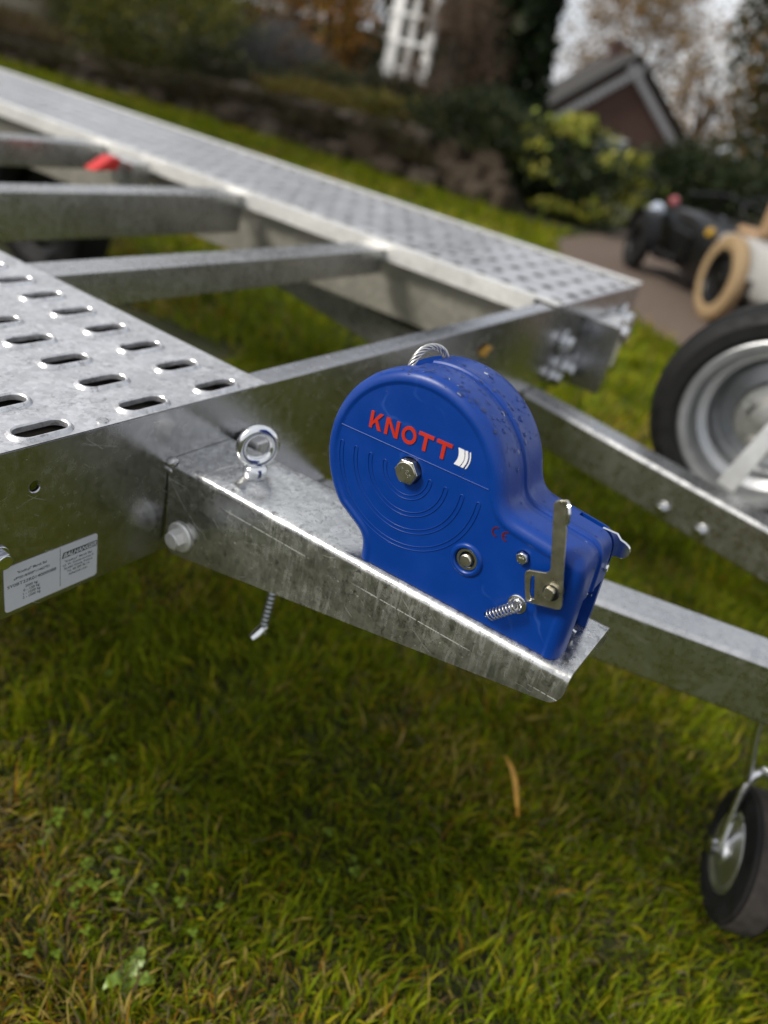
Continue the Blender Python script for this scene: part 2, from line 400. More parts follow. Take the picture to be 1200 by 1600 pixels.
cols_f = [1.402+.052+.083*i for i in range(6)]; mbf = track_mesh('deck', XF0+.03, XF1-.03, .5005, YE-.3, cols_f, .5225, .0575, hl=.024, hw=.0125, flange=.004, lip=.0014)
df = ramp(mbf, 'wheel_track', XF0, XF1, 'slotted far wheel track in front of the flower bed', 0)
def rail(x0, x1, inner, parent, mat, htop=0.0, recess=0.0):
    """folded side rail of a wheel track: top lip with a down-turned edge, and a web set back under it"""
    mb = MB(); xa, xb = (x0, x1); y0, y1 = .547, YE-.3
    wx = xb if inner > 0 else xa
    s = -1 if inner > 0 else 1
    mb.box((xa, .4996 if xb-xa > .01 else .5332, ZT-.0009+htop), (xb, y1, ZT+.0008+htop))
    mb.box((min(wx, wx+s*.003), y0, ZT-.030), (max(wx, wx+s*.003), y1, ZT-.0010+htop))
    top = mb.build('side_rail', mat, parent, smooth=None)
    mb = MB(); q = wx+s*recess; mb.box((min(q, q+s*.004), y0, ZB+.02), (max(q, q+s*.004), y1, ZT-.0315))
    mb.box((min(q, q+s*.035), y0, ZB+.016), (max(q, q+s*.035), y1, ZB+.0199))
    mb.build('rail_web', 'galvanised_web', top, smooth=30)
rail(XN1-.022, XN1, 1, dn, 'galvanised_deck', -.0008); rail(XN0, XN0+.004, -1, dn, 'galvanised_steel')
rail(XF0, XF0+.03, -1, df, 'galvanised_pale', .003, .035); rail(XF1-.03, XF1, 1, df, 'galvanised_pale', .004)
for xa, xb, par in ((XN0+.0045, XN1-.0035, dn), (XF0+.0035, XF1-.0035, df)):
    mb = MB(); mb.box((xa, .5062, ZT-.0305), (xb, YE-.31, ZT-.0285)); mb.build('slot_shade_sheet', 'slot_shade', par, smooth=None)  # dark sheet added below each deck so the slots read as black
# cross members between the tracks
for y0, wd, h, zt in ((.895, .055, .05, ZT-.008), (1.305, .06, .085, ZT-.004), (1.79, .06, .06, ZT-.006), (2.45, .06, .085, ZT-.006), (3.2, .06, .06, ZT-.006), (4.2, .06, .1, ZT-.006)):
    mb = MB(); t = .004
    prof = [(y0, zt-h), (y0+.03, zt-h), (y0+.03, zt-h+t), (y0+t, zt-h+t), (y0+t, zt-t), (y0+wd, zt-t), (y0+wd, zt), (y0, zt)]
    mb.prism(prof, 0, XN1+.001, XF0-.001); tpart(mb, 'cross_member', 'galvanised_dull', bevel=.0015)
# drawbar: two square tubes converging towards the coupling, running on under the deck
def drawbar(sgn, label):
    cx0 = 1.063; a = math.radians(15.6)*sgn
    d = Vector((math.sin(a), math.cos(a), 0)); n = Vector((d.y, -d.x, 0))
    p0 = Vector((cx0+sgn*.196, .5, 0)); p0 = Vector((cx0+sgn*.196, 0, 0))
    m = Matrix((n, d, Vector((0,0,1)))).transposed().to_4x4(); m.translation = p0
    mb = MB(); zb, zt = ZB-.083, ZB-.002; r = .005
    prof = [(-.03+r, zb), (.03-r, zb), (.03, zb+r), (.03, zt-r), (.03-r, zt), (-.03+r, zt), (-.03, zt-r), (-.03, zb+r)]
    L0, L1 = -.62, 1.42
    vs = [m @ Vector((p[0], y, p[1])) for y in (L0, L1) for p in prof]; k_ = len(prof)
    mb.add(vs, [tuple(range(k_)), tuple(range(2*k_-1, k_-1, -1))]+[(i, i+k_, (i+1) % k_+k_, (i+1) % k_) for i in range(k_)])
    o = tpart(mb, 'drawbar_tube', 'galvanised_dull', smooth=30); o['label'] = label
    return o, m
dbn, mn = drawbar(-1, 'nearer drawbar tube passing behind the winch'); dbf, mf = drawbar(1, 'farther drawbar tube in front of the spare wheel')
def wpt(x, y, z): return Vector((x, y, z))
# hole in near tube, bolts on far tube
mb = MB(); h = mn @ Vector((-.0302, -.02, ZB-.043)); nn = -(mn.to_3x3() @ Vector((1,0,0)))
mb.lathe([(.0036, -.0005), (.0052, .0006), (.0036, .0006)], 18, AX((.8577, -.022, .4172), nn)); mb.build('bolt_hole', 'dark_hole', dbn)
for y_ in (.155, .083):
    mb = MB(); p = mf @ Vector((-.03, y_/math.cos(math.radians(15.6)), ZB-.062)); hexbolt(mb, AX(p, -(mf.to_3x3() @ Vector((1,0,0)))), .016, .01, .013)
    mb.build('bolt', 'zinc_plate', dbf, bevel=.0008)
# coupling plate joining the two tubes out of frame
mb = MB(); mb.prism([(.9,-.30),(1.22,-.30),(1.1,-.66),(1.02,-.66)], 2, ZB-.0015, ZB+.004); tpart(mb, 'coupling_plate', 'galvanised_steel', smooth=None)
mb = MB(); mb.tube([(1.06,-.5,.45),(1.06,-.66,.45),(1.06,-.84,.47)], [.03,.03,.026], 16); mb.lathe([(.036,-.05),(.04,-.02),(.04,.0),(.02,.03)], 20, Matrix.Translation((1.06,-.86,.47))); tpart(mb, 'tow_coupling', 'zinc_plate')
# axle and road wheels under the tracks
mb = MB(); mb.tube([(XN0+.16, 2.6, .25), (XF1-.16, 2.6, .25)], .032, 16); tpart(mb, 'axle', 'galvanised_dull')
def wheel_parts(parent, c, axis, R, rr, wd, tyre_mat='rubber', rim_mat='rim_silver', name='wheel', hubmat='galvanised_pale', bolts=5, offset=0.0, nseg=40):
    """tyre and rim as two meshes under parent; axis points to the visible side"""
    m = AX(c, axis); hw = wd/2
    mb = MB(); sh = R-rr
    mb.lathe([(rr, -hw*.72), (rr+sh*.25, -hw*.98), (rr+sh*.6, -hw), (R-sh*.14, -hw*.86), (R-sh*.03, -hw*.66), (R, -hw*.3), (R, hw*.3), (R-sh*.03, hw*.66), (R-sh*.14, hw*.86), (rr+sh*.6, hw), (rr+sh*.25, hw*.98), (rr, hw*.72)], nseg, m, closed=True)
    for q in (-.42, -.14, .14, .42):
        pass
    ty = mb.build('tyre', tyre_mat, parent, smooth=28)
    mb = MB(); lipr = rr+.010
    mb.lathe([(lipr, hw*.74), (lipr+.001, hw*.8), (lipr-.006, hw*.84), (rr-.010, hw*.8), (rr-.014, hw*.6), (rr-.03, hw*.42), (rr-.034, hw*.1), (rr-.038, -hw*.1), (rr*.56, -hw*.05+offset), (rr*.5, hw*.1+offset), (rr*.3, hw*.1+offset), (rr*.3, hw*.02+offset), (rr*.58, -hw*.12+offset), (rr-.03, -hw*.2), (rr-.02, -hw*.6), (lipr, -hw*.78), (rr-.004, -hw*.7), (rr-.004, hw*.7)], nseg, m, closed=True)
    rim = mb.build('rim', rim_mat, parent, smooth=40)
    mb = MB(); mb.lathe([(rr*.42, hw*.05+offset), (rr*.42, hw*.2+offset), (rr*.28, hw*.24+offset), (rr*.24, hw*.5+offset), (rr*.12, hw*.55+offset), (0, hw*.55+offset)], 20, m)
    for i in range(bolts):
        a = 2*PI*i/bolts+.3; p = m @ Vector((rr*.36*math.cos(a), rr*.36*math.sin(a), hw*.2+offset)); hexbolt(mb, AX(p, axis), .02*rr/.15, .014*rr/.15)
    hub = mb.build('hub', hubmat, parent, smooth=30)
    return ty, rim, hub
for xw in (XN0+.12, XF1-.12):
    e = empty('road_wheel', parent=tr); e.location = (xw-1.005, .6, .27)
    wheel_parts(e, (0,0,0), (-1 if xw < 1 else 1, 0, 0), .27, .165, .16, rim_mat='black_paint', hubmat='black_paint')  # rims and hubs blackened: under-deck shade put into their colour
# far-end clamp with bolts on the front beam
mb = MB()
mb.box((1.60, .4552, .468), (1.77, .4988, .586)); cl = tpart(mb, 'latch_bracket', 'galvanised_pale', bevel=.01, seg=3)
mb = MB(); mb.prism([(1.585,.452),(1.60,.452),(1.60,.60),(1.585,.60)], 1, .42, .4989); tpart(mb, 'latch_plate', 'galvanised_steel', bevel=.002)
for p, af in (((1.50,.4975,.553), .03), ((1.56,.4975,.485), .035), ((1.845,.4975,.562), .04), ((1.69,.4535,.565), .035), ((1.50,.4975,.478), .028)):
    mb = MB(); hexbolt(mb, AX(p, (0,-1,0)), af, af*.6, af*.9, .004); tpart(mb, 'bolt', 'zinc_plate', bevel=.001)
# bolt at the label's left, weld blob on the deck edge
mb = MB(); hexbolt(mb, AX((.2965, .4995, .541), (0,-1,0)), .014, .009, .0105, .002, .2); tpart(mb, 'bolt', 'zinc_plate', bevel=.0006)
mb = MB(); mb.lathe([(.006, -.001), (.0052, .001), (.003, .0018), (.0012, .0012)], 14, AX((.403, .509, ZT), (0,0,1))); tpart(mb, 'weld_spot', 'galvanised_dull')
# red lever by the third cross member
mb = MB(); mb.prism([(1.235,.602),(1.305,.606),(1.315,.632),(1.29,.634)], 1, 1.62, 1.66); tpart(mb, 'red_grip', 'red_plastic', bevel=.004)
mb = MB(); mb.box((1.33,1.6,.57),(1.385,1.68,.628)); tpart(mb, 'lever_mount', 'galvanised_dull', bevel=.003)
# threaded stud hanging at an angle under the bracket
mb = MB(); A0, A1 = Vector((.551, .402, .480)), Vector((.534, .398, .396)); nS = 64
mb.tube([A0.lerp(A1, i/nS) for i in range(nS+1)], [.0052 if i % 4 < 2 else .0043 for i in range(nS+1)], 12); stud = tpart(mb, 'hanging_stud', 'zinc_dark')
mb = MB(); mb.tube([A1+Vector((.004, 0, .006)), A1+Vector((-.006, .002, -.002)), A1+Vector((-.014, .003, -.005))], [.0055, .0062, .0045], 12); mb.build('stud_tip', 'bright_zinc', stud)

# sticker on the front beam
mb = MB(); x0, x1, z0, z1 = .3008, .3940, .4792, .5268; r = .003
pts = []
for (cx, cz, a0) in ((x1-r, z1-r, 0), (x0+r, z1-r, PI/2), (x0+r, z0+r, PI), (x1-r, z0+r, 1.5*PI)): pts += arc((cx, cz), r, a0, a0+PI/2, 4)
mb.prism(pts, 1, .4994, .49975); stk = tpart(mb, 'type_label', 'sticker_white', smooth=None); stk['label'] = 'white printed data sticker'
def put_text(mb, body, x, z, size, align='LEFT', shear=0, bold=0, width=None):
    me = text_mesh(body, size, 0, shear, bold, align)
    if width:
        xx = [v.co.x for v in me.vertices]; s_ = width/(max(xx)-min(xx))
    else: s_ = 1
    m = Matrix(((s_,0,0,x),(0,0,-1,.49935),(0,1,0,z),(0,0,0,1))); add_mesh(mb, me, m)
mb = MB()
mb.box((.3544,.4993,.4835),(.3548,.49945,.5255))
XC = .327
for body, z, size, wd in (('"Kratki.pl" Marek Bal', .5165, .0036, .028), ('e9*2018/858*11462*01', .5108, .0036, .034), ('SY0BT22R014000088', .5042, .0045, .047)): put_text(mb, body, XC, z, size, 'CENTER', 0, .00006, wd)
for body, z in (('3000 kg', .4988), ('0 - 120 kg', .4949), ('1 - 1500 kg', .491), ('2 - 1500 kg', .4871)): put_text(mb, body, .326, z, .0038, 'CENTER', 0, .00006)
for i, body in enumerate(('"Kratki.pl" Marek Bal', 'Ul. W. Gombrowicza 4', '26-660 Wsola, Poland', 'Tel. 48 389 98 14', 'balhanger.com')): put_text(mb, body, .3735, .5078-.0039*i, .0034, 'CENTER', 0, .00006)
mb.prism([(.3562,.5132),(.3935,.5132),(.3938,.5193),(.358,.5193)], 1, .49938, .49945)
mb.build('printed_text', 'print_black', stk, smooth=None)
mb = MB(); put_text(mb, 'BALHANGER', .3576, .5141, .0062, 'LEFT', .3, .00018, .0352)
for i_ in range(len(mb.v)): mb.v[i_] = (mb.v[i_][0], .49925, mb.v[i_][2])
mb.build('printed_logo', 'sticker_white', stk, smooth=None)

# ------------------------------------------------------------------ winch bracket (part of the trailer) in the winch frame
TILT = math.atan(.038)
WU = Vector((0, -math.cos(TILT), math.sin(TILT))); WD = Vector((1,0,0)); WW = Vector((0, math.sin(TILT), math.cos(TILT)))
WM = Matrix((WU, WD, WW)).transposed().to_4x4(); WM.translation = (.4805, .5, .5812)       # u, depth, w -> world
BR = OFF @ WM
mb = MB(); d0, d1, R = -.0055, .087, .008; LB = .430
sec = [(d0, None, 0), (d0, None, .5)]
def station(u, bot):
    p = [(d0, bot), (d0, (bot-R)/2 - .0), (d0, -R)]
    p += [(d0+R-R*math.cos(a), -R+R*math.sin(a)) for a in (PI/8, PI/4, 3*PI/8)]
    p += [(d0+R, 0)]+[(d0+R+(d1-d0-2*R)*q/5, 0) for q in range(1, 5)]+[(d1-R, 0)]
    p += [(d1-R+R*math.sin(a), -R+R*math.cos(a)) for a in (PI/8, PI/4, 3*PI/8)]
    p += [(d1, -R), (d1, (bot-R)/2), (d1, bot)]
    return [(u, a, b_) for a, b_ in p]
us = [(.0006+.0, -.094), (.004, -.101), (.012, -.1045)]+[(.012+(LB-.016-.012)*q/14, -.1045+(.1045-.0325)*q/14) for q in range(1, 15)]
us += [(LB-.008, -.0305), (LB-.004, -.027), (LB-.001, -.0215), (LB, -.0165)]
vs = []; 
for u, bt in us: vs += station(u, bt)
n = len(station(0, -.1)); mb.add(vs, [(i*n+j, i*n+j+1, (i+1)*n+j+1, (i+1)*n+j) for i in range(len(us)-1) for j in range(n-1)])
br = mb.build('winch_bracket', 'galvanised_bracket', tr, smooth=40, mtx=BR)
so_ = br.modifiers.new('thickness', 'SOLIDIFY'); so_.thickness = .004; so_.offset = -1; so_.use_even_offset = True
# flip check is done by recalc on an open sheet: make the outside face out
bmx = bmesh.new(); bmx.from_mesh(br.data); bmx.faces.ensure_lookup_table()
top = max(bmx.faces, key=lambda f: f.calc_center_median().z)
if top.normal.z < 0: bmesh.ops.reverse_faces(bmx, faces=bmx.faces)
bmx.to_mesh(br.data); bmx.free()
# flange bolt, weld bead, eye bolt
mb = MB(); hexbolt(mb, AX((.0225, d0-.0002, -.0785), (0,-1,0)), .018, .0105, .0162, .0032, .15); mb.build('flange_bolt', 'galvanised_pale', br, bevel=.0007)
mb = MB(); mb.lathe([(.0062,-.002),(.0055,.001),(.003,.003),(0,.0034)], 12, AX((.003, d0+.001, -.001), (-.2,-.6,.9))); mb.lathe([(.0045,-.002),(.004,.001),(.002,.002),(0,.0026)], 12, AX((.002, d0+.001, -.012), (0,-.9,.2))); mb.build('weld_bead', 'galvanised_dull', br)
ec = Vector((.0655, .0465, 0)); mb = MB()
mb.lathe([(.0125, 0), (.0125, .003), (.0118, .0045), (.0105, .006), (.0085, .0075), (0, .0085)], 28, Matrix.Translation(ec))
er = .0165; cc = ec+Vector((0,0,.0265)); ring_x = Vector((.52,.85,0)).normalized()
path = [cc+ring_x*(er*math.cos(t_))+Vector((0,0,1))*(er*1.04*math.sin(t_)) for t_ in [2*PI*q/40 for q in range(40)]]
mb.tube(path, .0056, 16, closed=True)
mb.build('eye_bolt', 'bright_zinc', br, smooth=40)
# second fixing seen behind the winch
mb = MB(); mb.box((.004,.089,-.03),(.03,.12,.004)); mb.build('gusset', 'galvanised_dull', br, bevel=.003)

# ------------------------------------------------------------------ hand winch (u, depth, w in mm, drum side towards the camera)
WT = Matrix.Translation((.32, .04, 0))
winch = empty('hand_winch', mtx=WM @ WT); tag(winch, 'blue plastic hand winch with red lettering bolted on a galvanised bracket', 'winch')
WI = WT.inverted() @ Matrix.Scale(.001, 4)
def wpart(mb, name, mat, parent=None, **kw):
    mb.v = [tuple(WI @ Vector(v)) for v in mb.v]
    return mb.build(name, mat, parent or winch, **kw)
DC = (258.7, 92.9); DR = 82.3
def outline():
    p = [(227.5, .4), (227.4, 8), (226.6, 15.5), (224.2, 20.4), (220, 24.2)]
    a0 = math.atan2(40.5-DC[1], 200.4-DC[0])
    p += [(214.5, 27.4), (208.5, 31.0), (203, 35.0)]
    a0 = math.atan2(35.0-DC[1], 203-DC[0]); a1 = math.radians(14)
    a0 += 2*PI if a0 < 0 else 0
    n = 76; p += [(DC[0]+DR*math.cos(a0+(a1-a0)*i/n), DC[1]+DR*math.sin(a0+(a1-a0)*i/n)) for i in range(1, n+1)]
    # concave fillet from the drum to the sloping shoulder
    e = p[-1]; p += [(341.0, 105.5), (343.2, 101.2), (346.2, 97.8), (350.2, 95.7), (355, 94.7), (361, 93.9)]
    p += [(361+(398-361)*i/7, 93.9-(93.9-89.2)*i/7) for i in range(1, 8)]
    cx, cz, r = 398.6, 75.2, 14; p += [(cx+r*math.cos(a), cz+r*math.sin(a)) for a in [math.radians(80-10*i) for i in range(0, 8)]]
    p += [(413.0, 72), (413.4, 62), (413.8, 45), (414.1, 30), (414.4, 15), (414.5, .4)]
    return p
OUT = [Vector((a, b)) for a, b in outline()]
# even resample + light smoothing keeps the shading clean
def resample(P, step):
    L = [0]; 
    for a, b in zip(P, P[1:]): L.append(L[-1]+(b-a).length)
    n = int(L[-1]/step); out = []; k = 0
    for i in range(n+1):
        s = L[-1]*i/n
        while k < len(L)-2 and L[k+1] < s: k += 1
        t = (s-L[k])/max(1e-9, L[k+1]-L[k]); out.append(P[k].lerp(P[k+1], t))
    return out
OUT = resample(OUT, 2.4)
for _ in range(3): OUT = [OUT[0]]+[(OUT[i-1]+OUT[i]*2+OUT[i+1])/4 for i in range(1, len(OUT)-1)]+[OUT[-1]]
NRM = []
for i in range(len(OUT)):
    t = (OUT[min(i+1, len(OUT)-1)]-OUT[max(i-1, 0)]).normalized(); NRM.append(Vector((t.y, -t.x)))     # inward for this clockwise outline
NRM = [n if i not in (0, len(NRM)-1) else Vector((1 if i == 0 else -1, 0)) for i, n in enumerate(NRM)]
# (depth, inset) rows: dished front face, rounded rim, stepped ribs, rounded back
ROWS = [(1.2, 12.4), (1.0, 11.0), (.15, 9.8), (0, 8.6), (.35, 6.4), (1.5, 4.0), (3.4, 2.0), (6.2, .6), (9.5, 0), (14, 0), (22, 0), (29, 0), (30.2, .25), (31.2, 1.2), (32.4, 1.35), (37, 1.35), (38.4, 1.1), (39.2, -.4), (40.2, -.75), (42.2, -.75), (43.4, -.3), (45, 0), (54, 0), (64, 0), (70, .4), (74, 1.8), (76.6, 4.4), (77.6, 8)]
mb = MB(); n = len(OUT); vs = []
for d, ins in ROWS:
    for i in range(n):
        q = OUT[i]+NRM[i]*ins
        vs.append((q.x, d, max(.4, q.y)))
m_ = len(ROWS)
fs = [(r*n+i, r*n+i+1, (r+1)*n+i+1, (r+1)*n+i) for r in range(m_-1) for i in range(n-1)]
fs += [tuple(range(n)), tuple(range(m_*n-1, (m_-1)*n-1, -1))]
fs += [tuple([r*n for r in range(m_)]+[r*n+n-1 for r in range(m_-1, -1, -1)])]
mb.add(vs, fs)
house = wpart(mb, 'housing', ['blue_plastic', 'dark_hole'], smooth=None)
def cutter(f):
    c = MB(); f(c); c.v = [tuple(WM @ Matrix.Scale(.001, 4) @ Vector(v)) for v in c.v]; return c.build('cut', ['dark_hole'], smooth=None)
def cbox(lo, hi): return cutter(lambda c: c.box(lo, hi))
def ccyl(u, w_, r, d0, d1, nn=28): return cutter(lambda c: c.lathe([(r, d0), (r, d1)], nn, AX((u, 0, w_), (0, 1, 0))))
bpy.context.view_layer.update()
cuts = [cbox((200, 17, 118), (239, 67, 190)), cbox((380, 62.5, 79), (425, 69, 110)), cbox((407.5, 62.5, 62), (425, 69, 80)),
        cbox((392, 22, -6), (425, 62.5, 47)), ccyl(324.2, 46.4, 9.8, -5, 12), ccyl(352.3, 9.6, 2.0, -5, 6, 16), ccyl(366.6, 70.6, 5.6, -5, 2.4), ccyl(258.8, 96.4, 11.2, -5, 4.4)]
bake_boolean(house, cuts)
hm = house.data; hm.materials.clear(); hm.materials.append(MAT['blue_plastic']); hm.materials.append(MAT['dark_hole'])
# faces deep inside the big openings read dark because they belong to the unlit gearbox cavity
bm = bmesh.new(); bm.from_mesh(hm)
for f in bm.faces:
    f.smooth = len(f.verts) < 12; f.material_index = 0
for e in bm.edges:
    if len(e.link_faces) != 2 or e.calc_face_angle(0) > math.radians(38): e.smooth = False
bm.to_mesh(hm); bm.free()
# raised ring round the drive shaft
def ring(mb, u, w_, prof, nn=32): mb.lathe(prof, nn, AX((u, 1.2, w_), (0, -1, 0)), closed=True)
mb = MB(); ring(mb, 324.2, 46.4, [(9.9, -1), (9.9, 1.2), (10.8, 2.0), (12.4, 2.1), (13.6, 1.4), (14.4, -.3)]); wpart(mb, 'bearing_boss', 'blue_plastic', house)
mb = MB(); mb.lathe([(9.5, 11), (9.5, 2.2), (8.9, 1.5), (6.9, 1.5), (6.4, 2.2), (6.4, 11)], 28, AX((324.2, 0, 46.4), (0, 1, 0)), closed=True); wpart(mb, 'bearing_ring', 'bright_zinc')
mb = MB(); mb.lathe([(0, -1.6), (4.2, -1.6), (5.0, -.8), (5.0, 11)], 28, AX((324.2, 0, 46.4), (0, 1, 0))); wpart(mb, 'drive_shaft', 'yellow_zinc')
# raised arcs, divider line
def rib(mb, pts, hw, d0=1.25, h=.42):
    """thin raised outline bead following a polyline (u,w)"""
    mb.tube([(a, d0-.15, b) for a, b in pts], hw, 6)
mb = MB()
AC = (257.0, 94.6)
for R0 in (21.3, 35.6, 50.2, 64.6):
    r_o, r_i = R0+1.75, R0-1.75; loop = arc(AC, r_o, PI, 2*PI, 44)+arc((AC[0]+R0, AC[1]), 1.75, 0, PI, 6)[1:-1]+arc(AC, r_i, 2*PI, PI, 44)+arc((AC[0]-R0, AC[1]), 1.75, 0, PI, 6)[1:-1]
    mb.tube([(a_, 1.05, b_) for a_, b_ in loop], .42, 6, closed=True)
wpart(mb, 'arc_ribs', 'blue_plastic', house, smooth=80)
mb = MB(); mb.tube([(189.3, 1.0, 109.3), (258, 1.0, 109.3), (326.6, 1.0, 109.3)], .5, 8); wpart(mb, 'divider_line', 'blue_plastic', house, smooth=80)
# lettering KNOTT from strokes, raised
def bar(mb, a, b, hw, d0=.45, d1=1.6):
    a, b = Vector(a), Vector(b); t = (b-a).normalized(); nn = Vector((-t.y, t.x))*hw
    mb.prism([tuple(p) for p in (a-nn, b-nn, b+nn, a+nn)], 1, d0, d1)
w0, w1, h = 116.9, 130.9, 1.45
def letter(kind, u):
    mb = MB()
    if kind == 'K':
        mb.prism([(u, w0), (u+2.9, w0), (u+2.9, w1), (u, w1)], 1, .45, 1.6)
        mb.prism([(u+2.6, 122.6), (u+8.1, w1), (u+11.6, w1), (u+2.6, 119.2)], 1, .451, 1.6)
        mb.prism([(u+4.6, 124.0), (u+8.2, w0), (u+11.8, w0), (u+6.6, 126.2)], 1, .452, 1.6)
    elif kind == 'N':
        mb.prism([(u, w0), (u+2.9, w0), (u+2.9, w1), (u, w1)], 1, .45, 1.6); mb.prism([(u+9.9, w0), (u+12.8, w0), (u+12.8, w1), (u+9.9, w1)], 1, .45, 1.6)
        mb.prism([(u+.2, w1), (u+3.2, w1), (u+12.6, w0), (u+9.6, w0)], 1, .452, 1.6)
    elif kind == 'O':
        c = (u+6.7, 123.9); nn = 36; vs = []
        for (ra, rb, d) in ((6.7, 7.25, 1.6), (6.7, 7.25, .45), (4.0, 4.5, .45), (4.0, 4.5, 1.6)): vs += [(c[0]+ra*math.cos(2*PI*i/nn), d, c[1]+rb*math.sin(2*PI*i/nn)) for i in range(nn)]
        mb.add(vs, [(r*nn+i, r*nn+(i+1) % nn, (r+1) % 4*nn+(i+1) % nn, (r+1) % 4*nn+i) for r in range(4) for i in range(nn)])
    else:
        mb.prism([(u, w1), (u+13.6, w1), (u+13.6, w1-2.8), (u, w1-2.8)], 1, .45, 1.6); mb.prism([(u+5.3, w0), (u+8.3, w0), (u+8.3, w1-2.7), (u+5.3, w1-2.7)], 1, .451, 1.6)
    wpart(mb, 'letter', 'letter_red', house, smooth=None)
for c_, u in zip('KNOTT', (215.2, 229.9, 245.6, 260.4, 276.6)): letter(c_, u)
for (ua, ub, bul) in ((294.2, 299.2, 1.9), (300.0, 302.4, 1.7), (303.9, 304.9, 1.5)):
    mb = MB(); P1 = []; P2 = []
    for i in range(13):
        t = i/12; w_ = 117.2+13.6*t; bend = bul*math.sin(PI*t); P1.append((ua+bend+.8*t, w_)); P2.append((ub+bend+.8*t, w_))
    mb.prism(P1+P2[::-1], 1, .7, 1.6); wpart(mb, 'logo_stripe', 'logo_white', house, smooth=None)
# CE mark
mb = MB()
def curved(mb, c, r, a0, a1, hw, d0=.75, d1=1.5): mb.prism(arc(c, r+hw, a0, a1, 14)+arc(c, r-hw, a1, a0, 14), 1, d0, d1)
curved(mb, (341.6, 80.2), 3.6, math.radians(80), math.radians(280), .55); curved(mb, (350.0, 80.2), 3.6, math.radians(80), math.radians(280), .55); bar(mb, (346.2, 80.2), (349.6, 80.2), .5, .76, 1.5)
wpart(mb, 'ce_mark', 'mark_red', house, smooth=None)
# bolts on the face
mb = MB(); hexbolt(mb, AX((258.8, 3.6, 96.4), (0, -1, 0)), 18.6, 9.6, 0, 0, .35); ob = wpart(mb, 'drum_bolt', 'yellow_zinc', bevel=.0007, seg=2)
mb = MB()
for body, du, dw, sz, rot in (('8.8', 1.6, -1.2, 5.2, -.9), ('R', -3.6, .2, 4.6, -.35)):
    me = text_mesh(body, sz, .12, 0, .12, 'CENTER'); m = Matrix.Translation((258.8+du, -6.05, 96.4+dw)) @ Matrix(((1,0,0,0),(0,0,-1,0),(0,1,0,0),(0,0,0,1))) @ Matrix.Rotation(rot, 4, 'Z')
    add_mesh(mb, me, m)
wpart(mb, 'head_marking', 'bright_zinc', ob, smooth=None)
mb = MB(); hexbolt(mb, AX((366.8, 2.0, 70.8), (0, -1, 0)), 8.6, 5.0, 0, 0, .1); o2 = wpart(mb, 'cover_bolt', 'bright_zinc', bevel=.0005)
mb = MB(); bar(mb, (365, 71), (368.6, 71.4), .45, -3.35, -2.6); bar(mb, (366.6, 69), (367.4, 73), .45, -3.34, -2.6); wpart(mb, 'head_marking', 'yellow_zinc', o2, smooth=None)
# pawl lever: flat plate with a slot, turned-out tip and pivot
PD0, PD1 = -8.6, -6.2
plate = [(378.6, 124.2), (379.0, 126.4), (381.2, 128.6), (386.6, 130.8), (388.0, 130.2), (392.6, 110.6), (399.6, 82.5), (407.2, 53.4), (406.9, 50.4), (404.6, 48.9), (382.6, 43.2), (380.4, 44.6), (374.3, 63.4), (374.2, 66.2), (376.6, 68.6), (388.6, 72.6), (390.8, 75.2), (390.7, 78)]
slot = [(381.6, 65.9), (386.6, 48.2), (384.4, 47.6), (381.6, 52.6), (381.4, 55.4), (380.4, 57.8), (379.6, 62.6), (379.8, 65.4)]
mb = MB(); mb.prism(plate, 1, PD0, PD1); lev = wpart(mb, 'pawl_lever', 'yellow_zinc', smooth=None)
bpy.context.view_layer.update()
bake_boolean(lev, [cutter(lambda c: c.prism(slot, 1, -14, 0))]); lev.data.materials.clear(); lev.data.materials.append(MAT['yellow_zinc'])
b = lev.modifiers.new('bevel', 'BEVEL'); b.width = .00045; b.segments = 2; b.limit_method = 'ANGLE'; b.angle_limit = math.radians(50); b.harden_normals = True
for p in lev.data.polygons: p.use_smooth = True
mb = MB(); vs = []; nn = 12
for t_ in range(nn+1):
    t = t_/nn; e0 = Vector((387.6, 130.0)).lerp(Vector((391.9, 112.0)), t); k_ = math.sin(PI*min(1, t*1.08+.02))**.6 if 0 < t < .92 else .02
    for q in range(5):
        a = q/4*1.35; L_ = 6.2*k_; vs.append((e0.x+L_*math.sin(a)*.55*(q > 0), -8.2-L_*.9*(1-math.cos(a)) - .0, e0.y+.5*math.sin(a)))
mb.add(vs, [(i*5+q, i*5+q+1, (i+1)*5+q+1, (i+1)*5+q) for i in range(nn) for q in range(4)])
tab = wpart(mb, 'finger_tab', 'bright_zinc', lev, smooth=60); s_ = tab.modifiers.new('thickness', 'SOLIDIFY'); s_.thickness = .0016; s_.offset = 0
mb = MB(); mb.lathe([(7.6, -6.2), (7.6, -1), (5, -.5), (5, 3)], 24, AX((396.6, 0, 60.0), (0, 1, 0))); 
mb.lathe([(6.4, -8.7), (6.4, -8.5)], 28, AX((396.8, 0, 59.6), (0, 1, 0))); wpart(mb, 'pivot_washer', 'dark_hole')
mb = MB(); pv = [(392.6, 56.2), (398.6, 55.4), (399.8, 57), (400.4, 63), (399, 64.6), (394, 65), (392.8, 63.6)]; mb.prism(pv, 1, -13.4, -8.0); wpart(mb, 'pivot_pin', 'yellow_zinc', bevel=.0006)
